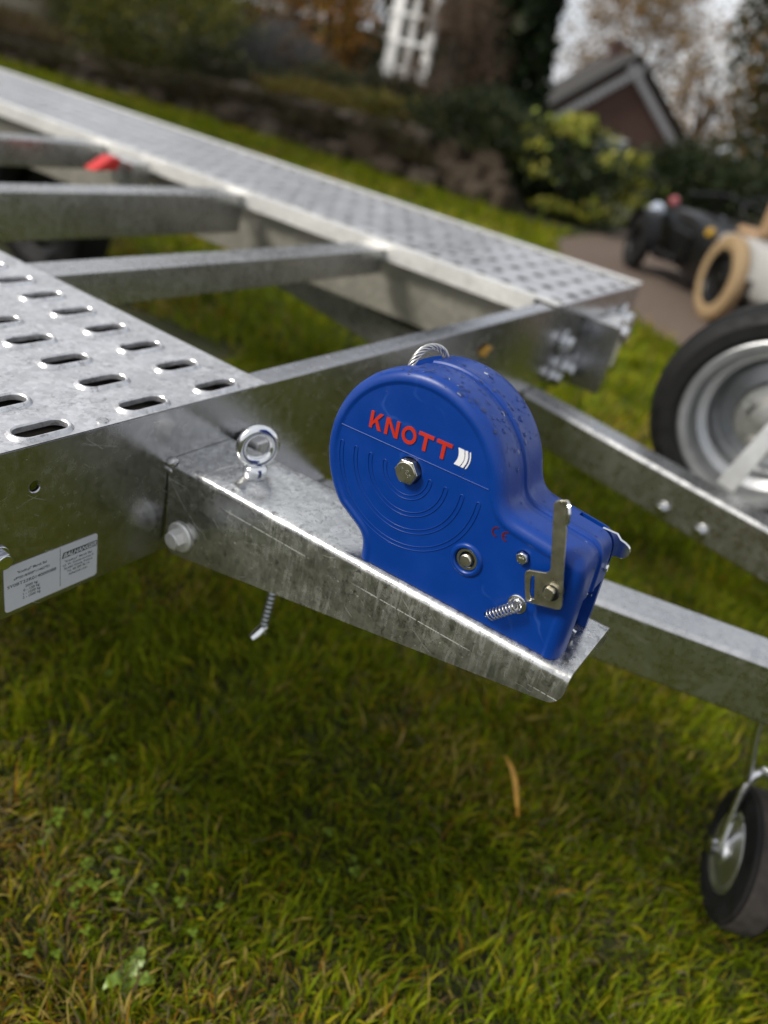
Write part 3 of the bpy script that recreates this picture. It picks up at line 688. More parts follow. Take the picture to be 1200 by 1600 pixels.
# washer behind the spring, coil spring with hooks
mb = MB(); mb.lathe([(7.6, -.6), (7.6, .9), (7.0, 1.3), (5.0, 1.3), (4.7, .9), (4.7, -.6)], 28, AX((373.2, 1.4, 31.6), (0, -1, 0)), closed=True); mb.lathe([(4.6, -.5), (4.6, .6), (3.6, 1.6), (0, 1.8)], 20, AX((373.2, 1.4, 31.6), (0, -1, 0))); wpart(mb, 'spring_washer', 'zinc_plate')
A_, B_ = Vector((357.0, -6.6, 15.6)), Vector((376.6, -7.4, 35.8)); ax = (B_-A_).normalized(); e1 = Vector((0, 1, 0)); e1 = (e1-ax*e1.dot(ax)).normalized(); e2 = ax.cross(e1)
path = [Vector((352.4, 2.0, 9.8)), Vector((352.8, -2.4, 10.3)), Vector((354.4, -5, 12.4)), Vector((355.8, -6.0, 14.2))]
turns, per = 9, 18
path += [A_.lerp(B_, i/(turns*per))+4.1*(e1*math.cos(2*PI*i/per)+e2*math.sin(2*PI*i/per)) for i in range(turns*per+1)]
path += [Vector((378.4, -7.4, 38.2)), Vector((380.6, -8.4, 41.6)), Vector((382.8, -10.2, 44.8)), Vector((385.0, -10.4, 47.0)), Vector((385.9, -8.2, 48.2)), Vector((385.6, -5.2, 48.2)), Vector((384.2, -4.6, 46.6))]
mb = MB(); mb.tube(path, .62, 7); wpart(mb, 'return_spring', 'spring_wire', smooth=60)
# rope: coil on the drum and the loop that stands out of the top
mb = MB(); pr = [(0, 12)]
for i in range(9):
    c0 = 15+5.6*i
    pr += [(66+2.7*math.sin(PI*q/6), c0+5.6*q/6) for q in range(1, 6)]
pr += [(66, 66), (0, 66)]
mb.lathe(pr, 40, AX((DC[0], 0, DC[1]), (0, 1, 0))); wpart(mb, 'rope_coil', 'rope_steel', smooth=50)
def catmull(P, k_=10):
    P = [Vector(p) for p in P]; P = [P[0]*2-P[1]]+P+[P[-1]*2-P[-2]]; out = []
    for i in range(1, len(P)-2):
        for j in range(k_):
            t = j/k_; a, b_, c, d = P[i-1:i+3]
            out.append(.5*((2*b_)+(c-a)*t+(2*a-5*b_+4*c-d)*t*t+(3*b_-a-3*c+d)*t**3))
    out.append(P[-2]); return out
cpath = catmull([(231, 25, 146), (227.6, 26.5, 157), (226.6, 28, 167), (227.8, 33, 175.5), (230.4, 41, 180.5), (233.4, 50, 180.5), (236, 58, 176.5), (237.4, 62.5, 169), (238, 63, 156)], 12)
mb = MB(); t0 = None; nrm = (cpath[1]-cpath[0]).orthogonal().normalized(); frames = []
for i, p in enumerate(cpath):
    t = (cpath[min(i+1, len(cpath)-1)]-cpath[max(i-1, 0)]).normalized(); nrm = (nrm-t*nrm.dot(t)).normalized(); frames.append((p, nrm.copy(), t.cross(nrm)))
for s_ in range(6):
    pp = [p+2.15*(a*math.cos(2*PI*s_/6+i*.2)+b_*math.sin(2*PI*s_/6+i*.2)) for i, (p, a, b_) in enumerate(frames)]
    mb.tube(pp, .92, 7)
mb.tube(cpath, 1.2, 6); wpart(mb, 'rope_loop', 'rope_steel', smooth=60)
# crank tongue on the far side, front screw, far leg, top screw
mb = MB(); tg = [(400, 66), (412, 66.5), (416, 70.5), (422, 70.8)]+[(419.5+6.2*math.cos(a), 77+6.2*math.sin(a)) for a in [math.radians(-80+20*i) for i in range(9)]]+[(421, 83.3), (416, 84.5), (412, 88), (400, 88)]
mb.prism(tg, 1, 64.4, 67.4); wpart(mb, 'release_tongue', 'bright_zinc', bevel=.0008)
mb = MB(); mb.lathe([(3.4, 0), (3.4, 1.4), (2.4, 2.4), (0, 2.6)], 18, AX((413.6, 58, 61), (1, 0, 0))); wpart(mb, 'front_screw', 'bright_zinc')
mb = MB(); a_ = Vector((DC[0]+81*math.cos(math.radians(77)), 56, DC[1]+81*math.sin(math.radians(77)))); dr = Vector((math.cos(math.radians(77)), 0, math.sin(math.radians(77))))
mb.lathe([(2.7, -.6), (2.7, .5), (1.9, 1.3), (.8, 1.5), (.8, .7), (0, .7)], 18, AX(a_, dr)); wpart(mb, 'top_screw', 'bright_zinc')
mb = MB(); mb.box((398, 24, 1), (409, 61, 4)); mb.tube([(400, 30, 12), (411, 30, 10)], 2.2, 8); mb.tube([(396, 42, 9), (413, 42, 5)], 2.4, 8); wpart(mb, 'rope_guide', 'zinc_plate')
# rain drops beaded on the upper surfaces
mb = MB()
def outpt(s): 
    i = min(len(OUT)-1, max(0, int(s*(len(OUT)-1)))); return OUT[i], -NRM[i]
def row_inset(d):
    for (d0_, i0), (d1_, i1) in zip(ROWS[3:], ROWS[4:]):
        if d0_ <= d <= d1_: return i0+(i1-i0)*(d-d0_)/max(1e-6, d1_-d0_)
    return 0
rr = random.Random(5); nd = 0
while nd < 330:
    s = rr.uniform(.28, .93) if rr.random() < .45 else rr.uniform(.42, .64); d = rr.uniform(6, 70) if rr.random() < .8 else rr.uniform(2, 12)
    p, nn = outpt(s)
    if p.x < 241 and p.y > 120 and d > 14: continue
    big = rr.random()
    r = .4+.5*rr.random() if big < .6 else (.9+.8*rr.random() if big < .88 else 1.8+.8*rr.random())
    if s > .66 and r > 1.3: continue
    q = p-nn*row_inset(d); c = Vector((q.x, d, q.y)); dirn = Vector((nn.x, -.25 if d < 8 else 0, nn.y)).normalized()
    el = rr.uniform(.8, 1.3); m = AX(c, dirn, (0, 1, 0)) @ Matrix.Diagonal((1, el, 1, 1))
    mb.lathe([(r, -.12*r), (r*.94, .14*r), (r*.74, .3*r), (r*.4, .4*r), (0, .43*r)], 12, m); nd += 1
for _ in range(26):        # a few on the face
    a = rr.uniform(-.4, 2.6); R_ = rr.uniform(40, 76); r = rr.uniform(.25, .6); c = Vector((DC[0]+R_*math.cos(a), 1.1, DC[1]+R_*math.sin(a)))
    if 114 < c.z < 133: continue
    mb.lathe([(r, -.1*r), (r*.9, .25*r), (r*.5, .45*r), (0, .52*r)], 10, AX(c, (0, -1, 0)))
dr_ = wpart(mb, 'rain_drops', 'water_drop', house, smooth=60); stuff(dr_)

# ------------------------------------------------------------------ spare wheel on the drawbar
sp = empty('spare_wheel', (1.66, .09, .3)); tag(sp, 'spare wheel with black tyre and silver rim strapped upright beside the drawbar', 'wheel')
m = AX((0, 0, .214), (-1, 0, 0)); R_, rr, hw = .226, .158, .075; sh = R_-rr
mb = MB(); mb.lathe([(rr, -hw*.72), (rr+sh*.25, -hw*.98), (rr+sh*.6, -hw), (R_-sh*.14, -hw*.86), (R_-sh*.03, -hw*.66), (R_, -hw*.3), (R_, hw*.3), (R_-sh*.03, hw*.66), (R_-sh*.14, hw*.86), (rr+sh*.6, hw), (rr+sh*.25, hw*.98), (rr, hw*.72)], 56, m, closed=True)
for q_ in (-.38, 0, .38): mb.lathe([(R_+.0002, hw*(q_-.13)), (R_+.004, hw*(q_-.1)), (R_+.004, hw*(q_+.1)), (R_+.0002, hw*(q_+.13)), (R_-.002, hw*q_)], 56, m, closed=True)
mb.build('tyre', 'rubber', sp, smooth=28)
mb = MB(); mb.lathe([(rr+.012, hw*.74), (rr+.013, hw*.82), (rr+.004, hw*.9), (rr-.010, hw*.86), (rr-.016, hw*.6), (rr-.018, hw*.2), (rr-.034, hw*.0), (rr-.038, -hw*.6), (rr-.05, -hw*.72), (.07, -hw*.62), (.062, -hw*.45), (.03, -hw*.45), (.03, -hw*.6), (rr-.02, -hw*.8), (rr-.004, -hw*.6), (rr-.004, hw*.7)], 56, m, closed=True)
mb.build('rim', 'rim_silver', sp, smooth=40)
mb = MB(); mb.lathe([(.075, -hw*.44), (.078, -hw*.2), (.07, -hw*.1), (.045, -hw*.05), (.04, hw*.15), (.02, hw*.2), (0, hw*.2)], 28, m)
for i in range(4):
    a = 2*PI*i/4+.5; hexbolt(mb, AX(m @ Vector((.057*math.cos(a), .057*math.sin(a), -hw*.09)), (-1, 0, 0)), .02, .016, .014)
mb.build('hub', 'galvanised_hub', sp, smooth=30)
mb = MB(); mb.prism([(.031, .112), (-.004, .104), (-.038, .262), (-.009, .268)], 0, -.163, -.157); mb.build('clamp_bar', 'white_zinc', sp, bevel=.0015)

# ------------------------------------------------------------------ jockey wheel under the drawbar
JX, JY = .982, -.176
jk = empty('jockey_wheel', (JX, JY, 0)); tag(jk, 'small jockey wheel with chrome fork standing on the grass', 'jockey wheel')
jn = Vector((-.32, .947, 0)); jt = Vector((.947, .32, 0)); c = Vector((0, 0, .1)); m = AX(c, jn)
mb = MB(); hw = .031
mb.lathe([(.058, -hw*.7), (.064, -hw*.95), (.08, -hw), (.093, -hw*.84), (.098, -hw*.66), (.098, hw*.66), (.093, hw*.84), (.08, hw), (.064, hw*.95), (.058, hw*.7)], 40, m, closed=True)
ty = mb.build('tyre', 'rubber', jk, smooth=25)
mb = MB(); mb.lathe([(.0955, -hw*.76), (.0998, -hw*.5), (.1, 0), (.0998, hw*.5), (.0955, hw*.76)], 40, m, closed=True); mb.build('tread', 'rubber_worn', ty, smooth=40)
mb = MB(); mb.lathe([(.0575, -hw*.6), (.0595, hw*.6), (.0595, hw*.82), (.056, hw*.9), (.051, hw*.84), (.047, hw*.8), (.034, hw*.98), (.022, hw*1.06), (.02, hw*1.2), (.012, hw*1.24), (0, hw*1.24)], 40, m)
mb.build('rim', 'rim_chrome', jk, smooth=35)
mb = MB(); mb.lathe([(.009, -hw-.016), (.009, hw+.012), (.013, hw+.0125), (.013, hw+.02), (.006, hw+.024), (0, hw+.024)], 16, m); mb.build('axle_bolt', 'zinc_plate', jk)
for s_ in (1, -1):
    mb = MB(); o_ = jn*(s_*(hw+.009)); pth = [c+o_+jt*-.004, c+o_+jt*.012+Vector((0,0,.05)), c+o_*.98+jt*.03+Vector((0,0,.105)), c+o_*.7+jt*.036+Vector((0,0,.128))]
    mb.tube(catmull(pth, 6), .0062, 10); mb.build('fork_arm', 'zinc_plate', jk)
mb = MB(); mb.tube([c+jn*.03+jt*.036+Vector((0,0,.128)), c-jn*.03+jt*.036+Vector((0,0,.128))], .008, 10); mb.build('fork_bridge', 'zinc_plate', jk)
mb = MB(); q = c+jt*.036+Vector((0,0,.12)); mb.tube([q, q+Vector((.005,-.002,.50))], .019, 18); mb.tube([q+Vector((0,0,.16)), q+Vector((.003,0,.42))], .024, 18); mb.build('stem_tube', 'zinc_plate', jk)
mb = MB(); a_ = c+jn*(hw+.009)+jt*.03+Vector((0,0,.105)); mb.tube(catmull([a_, a_+Vector((.0,.012,.045)), Vector((.985-JX+.02, -.10-JY, .32)), Vector((.985-JX+.025, -.098-JY, .395))], 6), .0052, 10); mb.build('brace_rod', 'zinc_plate', jk)
mb = MB(); mb.box((q.x-.035, q.y-.04, .40), (q.x+.035, q.y+.035, .425)); mb.build('clamp', 'galvanised_steel', jk, bevel=.004)

# ------------------------------------------------------------------ foliage builders
def vnoise(x, y, seed):
    g_ = np.random.default_rng(seed).random((64, 64)); xi = np.floor(x).astype(int); yi = np.floor(y).astype(int)
    fx, fy = x-xi, y-yi; fx = fx*fx*(3-2*fx); fy = fy*fy*(3-2*fy)
    G = lambda i, j: g_[i % 64, j % 64]
    return (G(xi, yi)*(1-fx)+G(xi+1, yi)*fx)*(1-fy)+(G(xi, yi+1)*(1-fx)+G(xi+1, yi+1)*fx)*fy
def np_mesh(name, V, loops, starts, totals, cols):
    me = bpy.data.meshes.new(name); me.vertices.add(len(V)); me.vertices.foreach_set('co', V.astype(np.float32).ravel())
    me.loops.add(len(loops)); me.loops.foreach_set('vertex_index', loops.astype(np.int32))
    me.polygons.add(len(starts)); me.polygons.foreach_set('loop_start', starts.astype(np.int32)); me.polygons.foreach_set('loop_total', totals.astype(np.int32))
    me.update(calc_edges=True)
    at = me.attributes.new('col', 'FLOAT_COLOR', 'POINT'); at.data.foreach_set('color', np.concatenate([cols, np.ones((len(cols), 1))], 1).astype(np.float32).ravel())
    return me
def blades(name, x, y, z, length, width, lean, cols, parent=None):
    n = len(x); az = 4*PI*vnoise(x*4.5+2, y*4.5+7, 31)+rng.normal(0, 1.2, n); wa = az+PI/2+rng.normal(0, .3, n)
    dx, dy = np.cos(az), np.sin(az); wx, wy = np.cos(wa), np.sin(wa)
    V = np.zeros((n, 7, 3)); px, py, pz = x.copy(), y.copy(), z.copy()
    seg = length/3; an = lean*.45; curl = lean*.55
    for k_, wf in enumerate((1, .95, .7, 0)):
        if k_ < 3:
            V[:, 2*k_] = np.stack([px-wx*width*wf/2, py-wy*width*wf/2, pz], 1); V[:, 2*k_+1] = np.stack([px+wx*width*wf/2, py+wy*width*wf/2, pz], 1)
            px = px+dx*np.sin(an)*seg; py = py+dy*np.sin(an)*seg; pz = pz+np.cos(an)*seg; an = an+curl
        else: V[:, 6] = np.stack([px, py, np.maximum(pz, .001)], 1)
    b = (np.arange(n)*7)[:, None]
    loops = (b+np.array([0,1,3,2, 2,3,5,4, 4,5,6])).ravel(); st = (np.arange(n)*11)[:, None]+np.array([0,4,8]); tot = np.tile([4,4,3], n)
    C = np.repeat(cols, 7, axis=0)
    me = np_mesh(name, V.reshape(-1, 3), loops, st.ravel(), tot, C)
    return link(name, me, 'grass_blade', parent)
def grass_cols(x, y):
    n = len(x)
    pal = np.array([(.085,.12,.002), (.16,.21,.003), (.245,.28,.006), (.33,.29,.012), (.42,.32,.08), (.31,.165,.018)])
    dry = .6*vnoise(x*3.2+9, y*3.2+4, 3)+.4*vnoise(x*8, y*8, 4)
    near = np.clip((.62-(x*.75+y*.42))/.25, 0, 1)              # thin dry turf towards the lower left
    dry = dry+.14*near-.22*np.clip((.15-y)/.3, 0, 1)
    lush = vnoise(x*2.1+3, y*2.1+1, 8)
    u = rng.random(n); idx = np.zeros(n, int)
    pd = np.clip((dry-.45)*1.25, .03, .6)
    isdry = u < pd; v = rng.random(n)
    idx = np.where(v < .32, 0, np.where(v < .68, 1, np.where(v < .9, 2, 3)))
    idx = np.where(isdry, np.where(rng.random(n) < .5, 4, np.where(rng.random(n) < .5, 5, 3)), idx)
    c = pal[idx]*(.75+.5*rng.random((n, 1)))*(.8+.4*lush[:, None])
    return np.clip(c+rng.normal(0, .004, (n, 3))*np.array([1, 1, .3]), .001, .6)
def lawn_ok(x, y):
    # left of the drive edge, in front of the garden wall
    e = np.interp(x, [2.2, 4.3, 4.57, 5.4, 6.6, 8.2], [-2.1, .81, 1.18, 2.0, 2.55, 2.6], left=-99)
    return (y > e) & (x < 7.1)
def field(n, x0, x1, y0, y1, l0, l1, w0_, w1_, name, label):
    x = rng.uniform(x0, x1, n); y = rng.uniform(y0, y1, n); ok = lawn_ok(x, y); x, y = x[ok], y[ok]
    tuft = vnoise(x*14, y*14, 21); keep = rng.random(len(x)) < .35+.9*tuft; x, y = x[keep], y[keep]; n = len(x)
    L = rng.uniform(l0, l1, n)*(.65+.7*vnoise(x*5, y*5, 5)); W = rng.uniform(w0_, w1_, n)*np.exp(rng.normal(0, .32, n)); L = L*np.exp(rng.normal(0, .25, n)); ln = np.abs(rng.normal(.75, .38, n)).clip(.1, 1.5)
    return stuff(tag(blades(name, x, y, np.full(n, -.004)+.012*vnoise(x*9, y*9, 77), L, W, ln, grass_cols(x, y)), label, 'grass'))
field(270000, .05, 2.3, -.65, 1.7, .018, .046, .0014, .0034, 'grass', 'short mossy autumn lawn grass around and below the trailer')
x_ = None
field(150000, 1.9, 5.2, -2.0, 5.0, .03, .07, .004, .008, 'grass', 'lawn grass beyond the drawbar and under the wheel tracks')
field(120000, 2.6, 7.15, 1.0, 15, .04, .08, .009, .016, 'grass', 'far lawn grass between trailer and garden wall')
# matted thatch lying flat
n = 22000; x = rng.uniform(.05, 2.0, n); y = rng.uniform(-.6, 1.4, n)
thc = np.array([(.15,.12,.055), (.11,.07,.03), (.07,.06,.02), (.2,.17,.09)])[rng.integers(0, 4, n)]*(.6+.6*rng.random((n, 1)))
dn_ = vnoise(x*3.2+9, y*3.2+4, 3)+.25*np.clip((.62-(x*.75+y*.42))/.25, 0, 1); kp = rng.random(n) < np.clip((dn_-.28)*1.3, .08, .9)
stuff(tag(blades('dead_grass', x[kp], y[kp], rng.uniform(.002, .018, kp.sum()), rng.uniform(.02, .06, kp.sum()), rng.uniform(.0012, .0026, kp.sum()), rng.uniform(1.25, 1.7, kp.sum()), thc[kp]), 'dry straw-coloured blades matted through the lawn', 'dry grass'))

def leaves(name, P, size, cols, mat='leaf', parent=None, aspect=.55, up=.35, mtx=None):
    n = len(P); d = rng.normal(0, 1, (n, 3)); d /= np.linalg.norm(d, axis=1)[:, None]
    nr = rng.normal(0, 1, (n, 3)); nr[:, 2] += up*3; nr -= d*(nr*d).sum(1)[:, None]; nr /= np.linalg.norm(nr, axis=1)[:, None]; s = np.cross(nr, d)
    sz = np.broadcast_to(size, (n,))[:, None]*rng.uniform(.65, 1.3, (n, 1))
    V = np.stack([P-d*sz*.5, P+s*sz*aspect*.5+nr*sz*.06, P+d*sz*.5, P-s*sz*aspect*.5+nr*sz*.06], 1).reshape(-1, 3)
    me = np_mesh(name, V, np.arange(4*n), np.arange(n)*4, np.full(n, 4), np.repeat(cols, 4, axis=0))
    return link(name, me, mat, parent)
def pick(pal, wts, n, var=.3):
    pal = np.array(pal); w_ = np.array(wts, float); c = pal[rng.choice(len(pal), n, p=w_/w_.sum())]
    return np.clip(c*(1+rng.uniform(-var, var, (n, 1))), .002, .9)
def crown_pts(n, r, clumps, fill=.5, cl=.28, flat=1.0):
    c = rng.normal(0, 1, (clumps, 3)); c /= np.linalg.norm(c, axis=1)[:, None]; c *= rng.uniform(fill, 1, (clumps, 1))**.6
    P = c[rng.integers(0, clumps, n)]+rng.normal(0, cl, (n, 3))*np.array([1, 1, .8])
    return P*np.array(r)
def plant(name, base, r, h0, n, size, pal, wts, label, cat, clumps=40, fill=.5, cl=.22, trunk=.03, stems=5, group=None, aspect=.55, up=.35, limbs=True):
    """shrub or tree: r = crown radii, h0 = height of the crown centre over the base"""
    root = empty(name, base); tag(root, label, cat, group)
    P = crown_pts(n, r, clumps, fill, cl)+np.array([0, 0, h0]); P[:, 2] = np.maximum(P[:, 2], .03)
    leaves('crown', P, size, pick(pal, wts, n), parent=root, aspect=aspect, up=up)
    mb = MB()
    for i in range(stems):
        a = 2*PI*i/max(1, stems)+random.uniform(-.4, .4); sp_ = random.uniform(.25, .75)
        e = Vector((r[0]*sp_*math.cos(a), r[1]*sp_*math.sin(a), h0+r[2]*random.uniform(-.1, .6)))
        if limbs and stems > 1 and h0 > r[2]*.95:      # tree: limbs from a shared trunk
            s = Vector((0, 0, max(.2, h0-r[2]*.8)))
        else: s = Vector((.05*math.cos(a), .05*math.sin(a), -.05))
        mid = s.lerp(e, .5)+Vector((random.uniform(-.1,.1)*r[0], random.uniform(-.1,.1)*r[1], r[2]*.08))
        mb.tube(catmull([s, mid, e], 4), [trunk*(1-.75*i_/8) for i_ in range(9)], 6)
    if h0 > r[2]*.95: mb.tube([(0,0,-.2), (.02,.01,(h0-r[2]*.5)*.5), (0,.02,h0+r[2]*.3)], [trunk*1.5, trunk*1.2, trunk*.6], 8)
    mb.build('trunk', 'bark', root)
    return root
def bz(x, y): return float(bank_h(np.array(x), np.array(y)))
YG = [(.05,.065,.01), (.12,.125,.015), (.2,.18,.02)]; DG = [(.008,.016,.005), (.016,.03,.008), (.03,.045,.012)]
OR = [(.28,.11,.015), (.18,.07,.012), (.30,.17,.02), (.09,.07,.015)]; GY = [(.09,.09,.10), (.13,.125,.13), (.05,.06,.045)]
BRN = [(.11,.075,.05), (.07,.05,.035), (.16,.10,.06)]
plant('evergreen_bush', (8.3, 9.6, bz(8.3, 9.6)-.05), (.95, 1.15, .78), .55, 16000, .06, YG+DG[1:2], [3,4,2,3], 'rounded yellow-green bush, largest in the flower bed', 'bush', 60)
plant('lavender_bush', (9.45, 8.35, bz(9.45, 8.35)), (.5, .62, .46), .34, 9000, .05, GY, [3,3,2], 'grey-leaved low bush between the yellow-green bush and the trellis', 'bush', 40, aspect=.25)
plant('autumn_shrub', (11.6, 9.4, bz(11.6, 9.4)), (.8, 1.0, .8), .75, 5200, .09, OR+DG[1:], [3,2,2,1,1,2], 'orange-leaved autumn shrub behind the grey bush', 'shrub', 36)
plant('autumn_shrub', (11.9, 11.8, bz(11.9, 11.8)), (.9, 1.1, .8), .8, 5200, .09, OR[1:]+DG, [2,2,2,1,2,2], 'dark orange shrub behind the big yellow-green bush', 'shrub', 36)
plant('autumn_shrub', (9.8, 13.6, bz(9.8, 13.6)), (.9, 1.2, .6), .5, 5200, .07, OR[1:]+DG+BRN, [1,1,2,2,2,2,1,1,1], 'dull brown shrub left of the big yellow-green bush', 'shrub', 36)
for (px, py, rx_, ry_, hz_, lb, pl, wt) in (
    (7.75, 6.35, .42, .62, .16, 'mustard-yellow ground cover plant on the wall below the grey bush', [(.16,.13,.02), (.10,.10,.015), (.2,.12,.02)], [3,2,2]),
    (7.85, 5.35, .45, .55, .17, 'mustard-yellow ground cover plant on the wall below the trellis', [(.15,.13,.02), (.08,.09,.015), (.2,.12,.02)], [3,3,1]),
    (8.1, 12.0, .6, 1.0, .2, 'olive and russet ground cover at the far left end of the bed', [(.12,.09,.02), (.06,.05,.02), (.14,.07,.03)], [3,3,2]),
    (8.7, 7.1, .7, .6, .22, 'dark low plant in front of the trellis and grey bush', DG+[(.08,.06,.02)], [1,2,1,2]),
    (9.9, 6.9, .9, .7, .25, 'olive low plant at the foot of the white trellis', DG+[(.10,.08,.02), (.14,.10,.03)], [1,2,1,2,2]),
    (8.0, 8.2, .5, .6, .26, 'dark brown low plant right of the yellow-green bush', DG+[(.05,.035,.015)], [2,2,1,3]),
    (8.9, 6.1, .5, .5, .22, 'dark russet low plant between ground cover and withered shrub', DG+[(.06,.04,.015)], [2,2,1,3]),
    (10.6, 10.4, .8, .9, .4, 'dark green low plant between the yellow-green bush and the orange shrub', DG, [2,2,1]),
    (9.4, 12.4, .7, .9, .35, 'dark green low plant left behind the yellow-green bush', DG+[(.06,.04,.015)], [2,2,1,2]),
    (12.6, 8.6, 1.0, .8, .4, 'dark green low plant behind the white trellis', DG+[(.06,.05,.02)], [2,2,1,2])):
    plant('ground_cover', (px, py, bz(px, py)), (rx_, ry_, hz_), hz_*.6, 4200, .05, pl, wt, lb, 'plant', 26)
for q_, (yy, rr_) in enumerate(((4.75, .34), (5.9, .3), (6.9, .36), (7.7, .3), (8.6, .4), (9.7, .34), (10.6, .4))):
    xx = float(wall_x(yy))+.16; pl = [(.07,.05,.02), (.045,.045,.012), (.09,.06,.025), (.03,.032,.01)]
    plant('creeping_plant', (xx, yy, float(wall_h(yy))*.45), (.24, rr_*1.7, float(wall_h(yy))*.5), .06, 3600, .045, pl, [2,2,1,2], 'russet creeping plant hanging over the stone wall, %s from the hedge end' % ('first second third fourth fifth sixth seventh'.split()[q_]), 'plant', 20, group='creepers on the stone wall')
plant('bare_shrub', (9.5, 5.75, bz(9.5, 5.75)), (.5, .58, .72), .66, 5200, .10, BRN+[(.2,.13,.08)], [3,3,2,1], 'brown withered shrub between the white trellis and the dark conifer', 'shrub', 44, aspect=.12, up=-.2)
plant('low_hedge', (7.6, 4.15, bz(7.6, 4.15)), (.4, .62, .26), .2, 5200, .05, DG+[(.06,.06,.015)], [2,3,2,2], 'dark olive low hedge at the end of the stone wall', 'hedge', 30)
plant('low_hedge', (8.6, 4.35, bz(8.6, 4.35)), (.5, .5, .34), .26, 5200, .05, DG+[(.05,.05,.02)], [3,3,2,1], 'dark hedge plant between the boulder and the variegated shrub', 'hedge', 30)
# variegated shrub: green mass with pale yellow leaf tips
vs_ = plant('variegated_shrub', (7.95, 3.15, 0), (.5, .68, .42), .42, 5200, .07, DG+[(.045,.06,.02)], [2,3,2,2], 'variegated shrub with yellow-green leaves at the corner of the drive', 'shrub', 40)
P = crown_pts(1000, (.58, .78, .48), 70, .85, .09)+np.array([0, 0, .44]); P[:, 2] = np.maximum(P[:, 2], .1)
stuff(leaves('pale_leaf_tips', P, .10, pick([(.3,.3,.04), (.38,.36,.07), (.18,.22,.03)], [3,2,2], len(P)), parent=vs_, aspect=.7))
# conifer: tapered dark cone of sprays
def conifer(base, R, H, n, label, pal=DG, wts=(2,3,1)):
    root = empty('conifer', base); tag(root, label, 'conifer')
    n = n*2; t = rng.random(n)**.8; a = rng.uniform(0, 2*PI, n); lob = 1+.18*np.sin(a*5+t*17)+.1*np.sin(a*11-t*31); rr_ = R*(1-t)**.75*lob*np.sqrt(rng.uniform(.35, 1, n))
    P = np.stack([rr_*np.cos(a), rr_*np.sin(a), .05+t*H], 1); leaves('crown', P, .2, pick(pal, wts, n), parent=root, aspect=.4, up=-.1)
    mb = MB(); mb.tube([(0,0,-.2), (0,0,H*.5), (.02,0,H*.95)], [.12,.07,.02], 8); mb.build('trunk', 'bark', root)
conifer((10.8, 5.72, .3), .8, 4.4, 13000, 'tall dark conifer left of the brick house')
conifer((14.6, 9.2, bz(14.6, 9.2)), 1.1, 5.2, 9000, 'dark conifer standing behind the white trellis', [(.012,.022,.008), (.03,.04,.014), (.05,.05,.02)])
# trees behind the garden, plus two unseen ones added left to shade the bank
AU = [(.22,.12,.03), (.15,.09,.03), (.28,.17,.05), (.07,.06,.02)]
def tree(x, y, H, r, n, pal, wts, label, fill=.45, size=.16, clumps=46, cl=.16):
    z0 = bz(x, y) if (7.2 < x < 30 and y/x > .45) else float(gz(x, y))
    plant('tree', (x, y, z0), r, H, n, size, pal, wts, label, 'tree', clumps, fill, cl, trunk=.13, stems=9, group='trees behind the garden')
tree(18.4, 3.25, 3.6, (1.5, 1.75, 3.0), 15000, AU[1:]+DG, [3,1,3,2,3,2], 'big russet tree right of the house at the picture edge', clumps=70)
tree(62, 22.0, 7.0, (4.2, 5.6, 5.0), 6500, AU, [3,3,2,1], 'sparse tan autumn tree with sky showing through behind the house', size=.38, clumps=60, cl=.2)
tree(58, 15.2, 5.5, (3.4, 2.6, 4.2), 2000, AU, [3,3,2,2], 'thin golden autumn tree right behind the gable', size=.38, clumps=40)
tree(17.5, 13.5, 4.6, (2.6, 2.8, 3.4), 8500, DG+AU[:2], [2,3,3,1,1], 'broad dark tree behind the trellis', clumps=60)
tree(18.5, 19.0, 5.2, (3.0, 3.2, 3.9), 8500, DG+AU[:1], [2,3,3,1], 'tall dark tree behind the yellow-green bush', clumps=60)
tree(15.5, 24.5, 4.8, (2.8, 3.0, 3.6), 7500, DG+AU[2:], [2,3,3,1,1], 'dark tree at the far left behind the bed', clumps=60)
tree(22, 11.6, 4.6, (1.9, 1.3, 3.6), 6500, DG, [2,3,2], 'slim dark tree behind the conifer', clumps=50)
tree(26, .8, 4.2, (2.5, 2.2, 3.2), 7000, AU+DG, [2,2,1,2,2,2,1], 'mixed autumn tree beyond the hedge at the right', clumps=60)
tree(1.3, 10.6, 5.6, (1.9, 2.0, 2.4), 9000, DG+AU[1:2], [2,3,3,1], 'unseen dark tree added outside the left edge to shade the bed, nearer the trailer', clumps=60)  # out of view, added to throw shade on wall and bed
tree(-.2, 16.5, 5.8, (2.4, 2.4, 2.8), 9000, DG+AU[:1], [2,3,3,1], 'unseen dark tree added outside the left edge to shade the bed, beyond the first', clumps=60)  # second unseen shade caster, added for the left part of the bank
plant('hedge', (13.0, 3.0, 0), (.8, .8, .55), .42, 9000, .08, DG+[(.05,.055,.015)], [2,3,2,1], 'dark clipped hedge behind the little car, right of the house', 'hedge', 50)
plant('hedge', (12.2, .9, 0), (.9, 1.4, .95), .75, 9000, .08, DG+[(.06,.06,.02)], [2,3,2,1], 'dark green hedge at the right picture edge behind the little car', 'hedge', 50)

